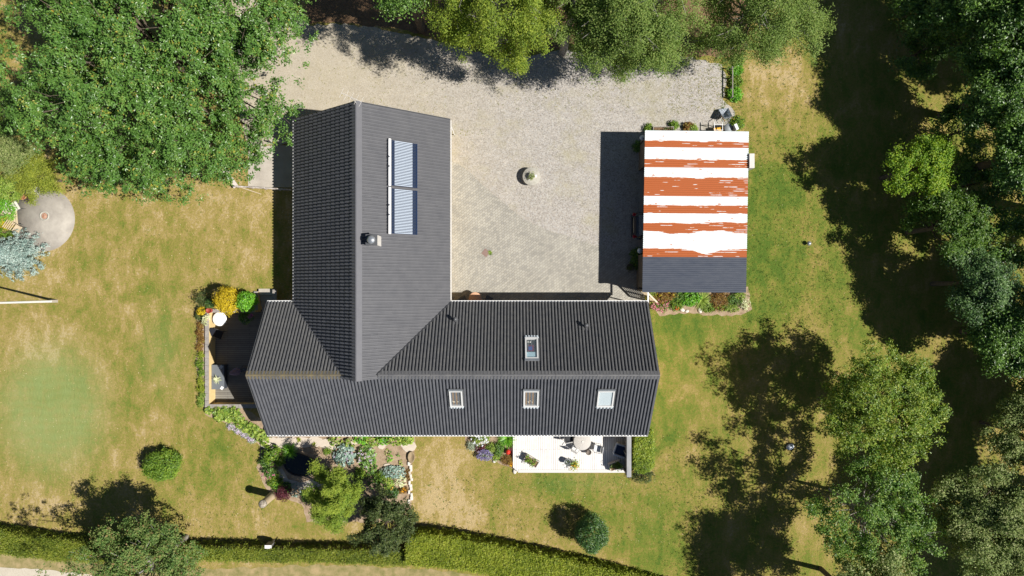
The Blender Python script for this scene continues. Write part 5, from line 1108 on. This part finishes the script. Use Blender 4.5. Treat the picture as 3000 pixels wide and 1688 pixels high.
# ------------------------------------------------------------------ shrubs and bushes
def shrub(name, label, px, py, hc, Rh, Rz, m, seed, ntuft=160, k=26, tuft=.12, leaf=.09, nl=10, group=None, tspread=.2, cat='shrub', sq=(1, 1), aspect=.55, upw=.8):
    rg = np.random.default_rng(seed); c = P(px, py, hc); root = thing(name, label, cat, (c.x, c.y, 0), group)
    q = unit(rg.normal(size=(ntuft, 3)) + [0, 0, .25]); bump = 1 + .14 * np.sin(q[:, :1] * 5 + seed) * np.cos(q[:, 1:2] * 4 + seed * 2)
    T = np.array(c) + q * rg.uniform(.78, 1.03, (ntuft, 1)) * bump * np.array([Rh * sq[0], Rh * sq[1], Rz]); T[:, 2] = np.maximum(T[:, 2], .06)
    foliage('foliage', m, root, T, q, k, tuft, leaf, rg, tspread=tspread, aspect=aspect, upw=upw)
    b = MB(); rr = random.Random(seed)
    for i in range(6): a = i * 1.05; b.tube((c.x, c.y, 0), (c.x + Rh * .6 * sq[0] * math.cos(a), c.y + Rh * .6 * sq[1] * math.sin(a), hc + Rz * .2), .03, .012, 5, False)
    b.build('stems', BARK, root); return root
shrub('round_bush', 'rounded yellow green bush alone on the south west lawn', 476, 1364, .75, 1.12, .85, L_BUSHG, 51, 320, 30, .13, .10, sq=(1, .85))
shrub('round_bush', 'egg shaped dark green clipped bush on the south lawn', 1733, 1560, 1.35, 1.02, 1.45, L_HOLLY, 52, 420, 34, .12, .085, sq=(1, 1.12), tspread=.28)
shrub('low_shrub', 'low dark shrub at the foot of the bright box hedge', 1886, 1394, .35, .62, .35, L_YEW, 53, 60, 22, .11, .08, sq=(1.2, .7))
shrub('golden_shrub', 'golden yellow shrub above the white terrace table', 668, 880, 1.35, .66, 1.15, L_GOLD, 54, 190, 26, .12, .09, sq=(1, 1.2))
shrub('glossy_shrub', 'vivid green glossy shrub next to the golden shrub', 724, 884, 1.0, .60, .95, L_VIVID, 55, 150, 20, .10, .12)
shrub('topiary_ball', 'small clipped green ball beside the golden shrub', 615, 890, 1.0, .30, .28, L_HOLLY, 56, 80, 20, .05, .05)
shrub('dark_shrub', 'dark leggy shrub west of the golden shrub', 598, 876, .6, .55, .5, L_YEW, 57, 40, 16, .14, .09)
shrub('yellow_clump', 'pale yellow leafed clump outside the terrace wall corner', 590, 912, .4, .24, .28, L_GOLD, 58, 26, 16, .07, .10)
shrub('dark_clump', 'dark spiky clump outside the west terrace wall', 583, 925, .25, .26, .2, L_YEW, 59, 24, 16, .07, .10)
hy = shrub('hydrangea', 'hydrangea with magenta blooms in the shade of the sunken terrace', 722, 928, -.2, .42, .35, L_DARK, 60, 50, 16, .09, .11)
for ob_ in hy.children: ob_.location.z -= 0
rg = np.random.default_rng(61); c = P(733, 926, .1)
bl = MB()
T = np.array([[c.x + dx, c.y + dy, .1 + .02 * i] for i, (dx, dy) in enumerate(((-.08, .06), (.08, .08), (-.1, -.06), (.07, -.08), (.16, .0)))]); foliage('blooms', L_MAG, hy, T, T * 0 + [0, 0, 1], 40, .045, .05, rg, aspect=.9)
tree('weeping_cypress', 'yellow green weeping cypress hanging over the north of the round patio', 'conifer', 112, 515, 2.2, 1.65, 1.1, leafmat('weeping_sprays', [(.12, .17, .02), (.22, .27, .035), (.34, .38, .05), (.44, .46, .08)], .55, .3, .25), 62, nl=16, rl=.75, ntuft=360, k=44, tuft=.16, leaf=.12, aspect=.25, trunk_r=.08)
tree('garden_conifer', 'dull green conifer in the maple shade at the left edge', 'conifer', 45, 450, 3.0, 1.4, 1.2, L_WILLOW, 63, nl=12, rl=.6, ntuft=200, k=36, tuft=.2, leaf=.12, aspect=.3, trunk_r=.08)
shrub('spirea_bush', 'yellow tinged bush north west of the round patio', 30, 552, .8, .85, .7, L_FRESH, 64, 170, 26, .12, .09)
shrub('spirea_bush', 'bright green bush at the left edge west of the slatted chairs', 4, 620, .7, .85, .6, L_VIVID, 65, 170, 26, .12, .08)
shrub('golden_clump', 'small golden clump beside the broad slatted chair', 18, 655, .4, .36, .35, L_GOLD, 66, 50, 22, .09, .08)
shrub('green_clump', 'green clump between the golden clump and the blue spruce', 14, 680, .35, .38, .3, L_BUSHG, 67, 50, 22, .09, .08)
shrub('dark_conifer', 'shaded evergreen against the left edge under the maple', 8, 330, 2.0, 1.6, 1.5, L_DARK, 68, 220, 30, .2, .13, cat='conifer')

# ------------------------------------------------------------------ bed plants
GB = 'plants in the garden bed below the house'
def plant(name, label, px, py, r, h, m, seed, kind='tuft', bloom=None, n=None, group=None, leaf=.10, sq=(1, 1), nb=10):
    r *= 1.18; rg = np.random.default_rng(seed); c = P(px, py, h * .5); root = thing(name, label, 'plant', (c.x, c.y, 0), group)
    if kind == 'rosette':                                # broad overlapping leaves around several crowns
        n = n or int(90 * r * r / .16); a = rg.uniform(0, 2 * math.pi, n); d = np.sqrt(rg.uniform(0, 1, n)) * r
        C = np.stack([c.x + d * np.cos(a) * sq[0], c.y + d * np.sin(a) * sq[1], h * (1.05 - .75 * (d / r) ** 2) * rg.uniform(.75, 1.1, n)], 1)
        N = np.stack([np.cos(a) * .55 * d / r, np.sin(a) * .55 * d / r, np.ones(n)], 1) + rg.normal(size=(n, 3)) * .28
        V, Q = leafquads(C, N, leaf * 1.5, rg, .62); np_mesh('leaves', V, Q, m, root, tint=rg.uniform(0, 1, n))
    elif kind == 'blades':
        blades('leaves', m, root, (c.x, c.y, .03), n or 110, r, h, .014, rg)
    else:
        n = n or int(70 * r * r / .16); q = unit(rg.normal(size=(n, 3)) + [0, 0, .5]); T = np.array([c.x, c.y, h * .35]) + q * rg.uniform(.4, 1, (n, 1)) * [r * sq[0], r * sq[1], h * .7]; T[:, 2] = np.maximum(T[:, 2], .04)
        foliage('leaves', m, root, T, q, 15, .07, leaf, rg, tspread=.25)
    if bloom:
        a = rg.uniform(0, 2 * math.pi, nb); d = np.sqrt(rg.uniform(0, 1, nb)) * r * .85
        T = np.stack([c.x + d * np.cos(a) * sq[0], c.y + d * np.sin(a) * sq[1], h * (1.15 - .3 * d / r)], 1); foliage('blooms', bloom, root, T, T * 0 + [0, 0, 1], 10, .04, .055, rg, aspect=.9, tspread=.3)
    return root
for a in [
 ('bamboo', 'dark bamboo clump at the west end of the garden bed', 796, 1331, .62, .9, L_BUSHG, 101, 'tuft', None, 90, GB, .12, (1, 1)),
 ('grass_clump', 'long bladed grass clump drooping over the pond', 846, 1324, .55, .7, L_VIVID, 102, 'blades', None, 160, GB),
 ('grass_clump', 'small dry grass tuft on the eave path', 875, 1290, .18, .2, L_HEDGE, 103, 'blades', None, 40, GB),
 ('grass_clump', 'small pale grass tuft north of the juniper', 920, 1302, .16, .2, L_HEDGE, 104, 'blades', None, 40, GB),
 ('peony', 'peony with one big pink bloom west of the pond', 790, 1382, .45, .5, L_DARK, 105, 'tuft', L_PINK, 60, GB, .10, (1, 1), 6),
 ('low_plant', 'low dark green plant south west of the pond', 806, 1410, .5, .35, L_BUSHG, 106, 'tuft', None, 70, GB),
 ('low_plant', 'low dark plant just beyond the garden path', 838, 1425, .35, .3, L_DARK, 107, 'tuft', None, 40, GB),
 ('barberry', 'deep purple barberry beside the carved post', 826, 1447, .50, .8, L_PURP, 108, 'tuft', None, 130, GB, .07),
 ('sage_plant', 'grey leafed plant between the barberry and the juniper', 864, 1437, .42, .4, L_BLUE, 109, 'rosette', None, 60, GB),
 ('lady_mantle', 'fresh green clump by the downpipe under the eave', 982, 1287, .42, .4, L_FRESH, 110, 'rosette', None, 60, GB, .12),
 ('leafy_border_plant', 'leafy green clump first in the border under the eave', 1062, 1285, .46, .45, L_VIVID, 111, 'rosette', None, 90, GB, .12, (1.1, .8)),
 ('leafy_border_plant', 'leafy green clump second in the border under the eave', 1092, 1290, .48, .45, L_FRESH, 112, 'rosette', None, 100, GB, .12, (1.1, .8)),
 ('leafy_border_plant', 'leafy green clump third in the border under the eave', 1125, 1287, .44, .45, L_VIVID, 113, 'rosette', None, 90, GB, .12, (1.1, .8)),
 ('leafy_border_plant', 'leafy green clump fourth in the border under the eave', 1157, 1288, .46, .45, L_FRESH, 114, 'rosette', None, 100, GB, .12, (1.1, .8)),
 ('leafy_border_plant', 'light green round leafed clump at the east end of the eave border', 1190, 1288, .42, .4, L_FRESH, 115, 'rosette', None, 80, GB, .14, (1, .8)),
 ('hosta', 'large blue green hosta with lilac flowers north of the juniper', 1008, 1334, .62, .55, L_BLUE, 116, 'rosette', L_LILAC, 190, GB, .15, (1.05, 1.1), 8),
 ('hosta', 'green hosta with white lilac flowers in the middle of the bed', 1073, 1338, .55, .55, leafmat('green_hosta_leaves', [(.06, .14, .03), (.13, .25, .05), (.22, .36, .09), (.32, .46, .14)], .45, .4, .25), 117, 'rosette', L_LILAC, 170, GB, .14, (1, 1.25), 18),
 ('seedling', 'small yellow green plant alone in the bare soil', 1136, 1327, .20, .18, L_FRESH, 118, 'rosette', None, 16, GB),
 ('seedling', 'small dark plant just below the yellow green one in bare soil', 1141, 1345, .22, .18, L_VIVID, 119, 'rosette', None, 16, GB),
 ('seedling', 'tiny green plant in the soil near the stone bowl', 1168, 1333, .14, .15, L_VIVID, 120, 'rosette', None, 9, GB),
 ('seedling', 'tiny green plant just above the blue grey hosta', 1176, 1355, .16, .15, L_FRESH, 121, 'rosette', None, 10, GB),
 ('hosta', 'blue grey hosta by the pale stone edging', 1150, 1385, .62, .42, L_BLUE, 122, 'rosette', None, 200, GB, .12, (1.25, .65)),
 ('variegated_plant', 'cream white leafed plant at the stone edging', 1172, 1411, .36, .35, L_CREAM, 123, 'rosette', None, 80, GB, .10),
 ('day_lily', 'yellow green strappy plant left of the cream leafed plant', 1138, 1414, .40, .45, L_FRESH, 124, 'rosette', None, 90, GB, .12, (.8, 1.1)),
 ('orange_plant', 'small orange yellow plant above the yew', 1180, 1436, .28, .3, L_RUST, 125, 'tuft', L_ORANGE, 30, GB, .09, (1, .7), 4),
 ('trailing_plant', 'brownish trailing plant over the stone edging', 1195, 1390, .24, .15, L_RUST, 126, 'tuft', None, 30, GB, .06, (.7, 1.8)),
 ('low_plant', 'green fern like plant hugging the west rim of the pond', 818, 1352, .30, .4, L_BUSHG, 170, 'tuft', None, 40, GB),
 ('low_plant', 'leafy plant filling the west edge of the garden bed', 776, 1352, .40, .45, L_DARK, 171, 'tuft', None, 60, GB),
 ('low_plant', 'green plant above the purple barberry', 812, 1424, .34, .35, L_VIVID, 172, 'rosette', None, 50, GB, .1),
 ('low_plant', 'broad leafed plant between the large blue hosta and the wall', 1022, 1300, .34, .35, L_FRESH, 173, 'rosette', None, 50, GB, .12),
 ('low_plant', 'dark leafy plant below the green hosta', 1082, 1372, .45, .4, L_DARK, 174, 'rosette', None, 80, GB, .12),
 ('low_plant', 'green plant left of the yellow green strappy plant', 1114, 1400, .40, .4, L_BUSHG, 175, 'tuft', None, 60, GB, .09),
 ('low_plant', 'mixed green plant at the top of the yew', 1150, 1442, .42, .35, L_HOLLY, 176, 'tuft', L_ORANGE, 60, GB, .09, (1, 1), 3),
 ('low_plant', 'dark green plant in the juniper shade', 900, 1452, .45, .35, L_DARK, 177, 'tuft', None, 70, GB, .09),
 ('low_plant', 'green plant between the juniper and the bare soil', 1052, 1392, .40, .4, L_BUSHG, 178, 'tuft', None, 60, GB, .1),
 ('low_plant', 'low green plant by the eave path west of the juniper shadow', 958, 1322, .26, .25, L_BUSHG, 179, 'tuft', None, 24, GB, .08),
 ('dark_perennial', 'shaded leafy plant between the juniper and the yew', 1098, 1410, .5, .4, L_DARK, 127, 'rosette', None, 90, GB, .11)]: plant(*a)
GC = 'plants in the bed beside the white deck'
for a in [
 ('white_hydrangea', 'hydrangea covered in white blooms against the house wall', 1406, 1286, .52, .6, L_FRESH, 131, 'tuft', L_WHT, 60, GC, .10, (1.15, .8), 30),
 ('ornamental_grass', 'bright green ornamental grass beside the deck edge', 1486, 1286, .62, .6, L_VIVID, 132, 'blades', None, 300, GC),
 ('silver_plant', 'silver leafed plant at the west tip of the bed', 1381, 1306, .34, .3, L_SILV, 133, 'tuft', None, 50, GC, .07),
 ('dark_heuchera', 'brown purple leafed plant above the lavender', 1408, 1314, .32, .3, L_PURP, 134, 'tuft', None, 36, GC, .09, (1.2, .7)),
 ('lavender', 'grey lavender mound with purple blooms', 1421, 1333, .46, .4, L_SILV, 135, 'tuft', L_LAV, 50, GC, .07, (1.2, .8), 60),
 ('feather_plant', 'feathery lime green plant in the middle of the deck bed', 1438, 1312, .32, .4, L_FRESH, 136, 'tuft', None, 60, GC, .06),
 ('dark_perennial', 'dark green leafy plant left of the red ornament', 1462, 1314, .36, .4, L_DARK, 137, 'tuft', None, 60, GC, .10, (.8, 1.2)),
 ('red_leaf_plant', 'red brown leafed plant above the red ornament', 1494, 1312, .24, .3, L_PURP, 138, 'rosette', None, 30, GC, .10),
 ('heather', 'brown green heather mound below the red ornament', 1486, 1349, .44, .3, L_RUST, 139, 'tuft', None, 90, GC, .06, (1.1, .75)),
 ('marigold', 'orange yellow marigolds at the deck corner', 1499, 1358, .17, .2, L_GOLD, 140, 'tuft', L_ORANGE, 16, GC, .07, (.7, 1.2), 14),
 ('lime_plant', 'small lime plant between lavender and heather', 1454, 1338, .26, .25, L_FRESH, 141, 'tuft', None, 26, GC)]: plant(*a)
GD = 'plants in the bed south of the carport'
for a in [
 ('yellow_perennial', 'yellow flowered plant by the white tie beam', 1907, 868, 0.41, .4, L_FRESH, 151, 'tuft', L_GOLD, 40, GD, .09, (1, 1), 8),
 ('rose_bush', 'dark rose bush with small yellow flowers south of the carport', 1950, 868, 0.74, .6, L_RUST, 152, 'tuft', L_GOLD, 110, GD, .08, (1.2, .7), 5),
 ('pink_perennial', 'pink flowered clump at the west end of the carport bed', 1934, 895, 0.54, .35, L_BUSHG, 153, 'tuft', L_PINK, 60, GD, .08, (1.1, .8), 40),
 ('geranium', 'green leafy geranium below the dark sheet roof', 2022, 875, 0.62, .45, L_VIVID, 154, 'tuft', None, 120, GD, .10, (1.1, .9)),
 ('fern', 'light feathery fern in the middle of the carport bed', 2058, 880, 0.67, .5, L_FRESH, 155, 'blades', None, 260, GD),
 ('red_green_shrub', 'reddish green low shrub in the carport bed', 2108, 876, 0.72, .45, L_RUST, 156, 'tuft', None, 150, GD, .07, (.9, 1)),
 ('dark_bush', 'dark rounded bush at the east part of the carport bed', 2150, 878, 0.50, .35, L_DARK, 157, 'tuft', None, 70, GD, .08, (1.1, .7)),  # dark leaves added where the bed has only a shadowed gap
 ('variegated_plant', 'pale leafed plant at the east end of the carport bed', 2183, 888, 0.41, .35, L_CREAM, 158, 'tuft', None, 36, GD, .08, (.7, 1.2)),
 ('lime_plant', 'lime yellow ground plant at the lawn edge of the carport bed', 2140, 902, 0.53, .2, L_FRESH, 159, 'tuft', None, 60, GD, .08, (1.5, .5)),
 ('low_plant', 'dark green filler under the west end of the dark sheet roof', 1985, 872, .5, .4, L_DARK, 161, 'tuft', None, 80, GD, .09),
 ('low_plant', 'green plant between the rose bush and the geranium', 1982, 890, .42, .35, L_BUSHG, 162, 'tuft', None, 60, GD, .09),
 ('low_plant', 'low green plant between the fern and the lawn edge', 2078, 903, .45, .25, L_BUSHG, 163, 'tuft', None, 60, GD, .08, (1.3, .6)),
 ('low_plant', 'green plant at the wall behind the dark rounded bush', 2166, 866, .4, .35, L_FRESH, 164, 'tuft', None, 50, GD, .08),
 ('red_flower', 'small clump of red flowers at the bed edge', 1983, 903, .18, .25, L_BUSHG, 160, 'tuft', L_RED, 16, GD, .08, (1, 1), 8)]: plant(*a)
rr = random.Random(77); GE = 'leafy plants around the sunken terrace'
k = 0
for (px, py, r_) in [(612, 1203, .28), (636, 1206, .32), (660, 1205, .34), (684, 1205, .34), (640, 1222, .30), (668, 1222, .34), (692, 1224, .34), (704, 1240, .34), (722, 1252, .36), (742, 1264, .36), (762, 1278, .36), (776, 1294, .28)]:
    k += 1; plant('bergenia', ('round leafed bergenia at the south west corner of the terrace', 'round leafed bergenia under the south terrace wall', 'bergenia in the middle of the south terrace wall', 'bergenia against the terrace coping near the house', 'outer bergenia below the first wall plants', 'outer bergenia in the lawn edge row', 'bergenia where the bed widens toward the house', 'bergenia beside the white flower fringe', 'bergenia in the diagonal bed behind the fringe', 'bergenia half in the shade of the gable', 'bergenia close to the house south west corner', 'last small bergenia by the corner gutter')[k - 1], px, py, r_, .35, L_FRESH, 200 + k, 'rosette', None, None, GE, .13)
for i, (px, py) in enumerate(((676, 1250), (700, 1262), (722, 1276), (738, 1290))): plant('edging_flower', ('lilac white flower fringe at the lawn edge, west end', 'lilac white flower fringe second from the west', 'lilac white flower fringe third from the west', 'lilac white flower fringe nearest the house corner')[i], px, py, .26, .15, L_SILV, 220 + i, 'tuft', L_LILAC, 20, GE, .07, (1.2, .7), 16)
for i, (px, py, m_) in enumerate(((590, 950, L_RUST), (587, 972, L_RUST), (590, 996, L_RUST), (586, 1018, L_RUST), (590, 1042, L_HEDGE), (588, 1066, L_BUSHG), (590, 1090, L_BUSHG), (588, 1114, L_HEDGE), (590, 1138, L_HEDGE), (592, 1162, L_FRESH), (590, 1182, L_FRESH))):
    plant('ground_cover_plant', ('reddish plant at the north end of the strip outside the terrace wall', 'second reddish plant in the strip outside the terrace wall', 'reddish brown plant level with the black canvas chair', 'reddish plant just above the gable shadow on the wall', 'yellow green plant inside the gable shadow notch', 'green plant just below the gable shadow notch', 'green plant level with the storage box north end', 'yellow green plant level with the yucca pot', 'yellow green plant level with the storage box south end', 'fresh green plant near the south west terrace corner', 'fresh green plant last in the strip by the terrace corner')[i], px - 2, py, .30, .28, m_, 240 + i, 'tuft', None, 34, GE, .08, (.8, 1))
for i, (px, py, r_, m_) in enumerate(((1975, 366, .26, L_BUSHG), (2016, 372, .30, L_RUST), (2030, 376, .26, L_FRESH), (1900, 378, .28, L_BUSHG), (2162, 362, .45, L_BUSHG), (2160, 205, .40, L_VIVID), (2158, 240, .42, L_BUSHG), (2152, 275, .45, L_VIVID), (2164, 178, .36, L_BUSHG), (1868, 745, .42, L_DARK), (1866, 770, .40, L_DARK), (1872, 430, .34, L_DARK))):
    plant('wayside_plant', ('green plant at the east end of the timber trough', 'rusty leaved plant east of the timber trough', 'pale green plant beside the rusty leaved one', 'green plant at the north west corner of the carport', 'green weeds at the north east corner of the carport', 'bright green plant by the north end of the timber rail', 'green plant halfway along the timber rail', 'bright green plant by the south end of the timber rail', 'green plant under the birch at the rail end', 'shaded shrub by the south wall lamp of the carport', 'shaded shrub behind the dull stone pot', 'shaded plant by the north wall lamp of the carport')[i], px, py, r_, .35, m_, 260 + i)

# ------------------------------------------------------------------ uncountable ground growth
def scatter(name, m, areas, rg, size, hmax=.05, k=5, aspect=.5):
    T = []
    for (x0, y0, x1, y1, n) in areas:
        a = P(x0, y0); b = P(x1, y1); q = np.stack([rg.uniform(a.x, b.x, n), rg.uniform(b.y, a.y, n), np.full(n, .03)], 1); T.append(q)
    T = np.concatenate(T); ok = np.ones(len(T), bool)
    def hole(x0, x1, y0, y1): return ~((T[:, 0] > x0) & (T[:, 0] < x1) & (T[:, 1] > y0) & (T[:, 1] < y1))
    ok &= hole(-20.6, -13.5, -9.5, 0.0) & hole(-14, 15.2, -9.4, 10.3) & hole(0, 7.8, -12.4, -9)
    T = T[ok]
    C = np.repeat(T, k, 0) + rg.normal(size=(len(T) * k, 3)) * [.05, .05, .008]; C[:, 2] = np.abs(C[:, 2] - .03) + .015
    N = rg.normal(size=C.shape) * .45 + [0, 0, 1]; V, Q = leafquads(C, N, size, rg, aspect)
    o = np_mesh(name, V, Q, m, None, tint=np.repeat(rg.uniform(0, 1, len(T)), k)); o['kind'] = 'stuff'; return o
rg = np.random.default_rng(900)
scatter('lawn_weeds', GRASSY, [(2190, 400, 2480, 960, 1500), (2180, 180, 2480, 400, 260), (1920, 930, 2500, 1100, 500), (1930, 1100, 2100, 1688, 500), (500, 1250, 800, 1600, 260), (1240, 1390, 1900, 1600, 420), (200, 480, 700, 900, 260), (2110, 180, 2180, 380, 260)], rg, .06)
scatter('lawn_straw_flecks', leafmat('straw_flecks', [(.55, .45, .22), (.62, .52, .30), (.70, .62, .42)], .8, .1, .1), [(0, 480, 850, 1600, 1300), (1220, 1390, 1950, 1600, 500), (1930, 200, 2500, 1650, 700)], rg, .06, k=1)
scatter('gravel_moss', leafmat('yard_moss', [(.16, .19, .04), (.26, .27, .06), (.38, .33, .09)], .9, .1, .1), [(1960, 180, 2130, 330, 420), (1320, 380, 1420, 520, 160), (880, 100, 1500, 330, 240), (1500, 230, 1960, 330, 160)], rg, .055, k=4)
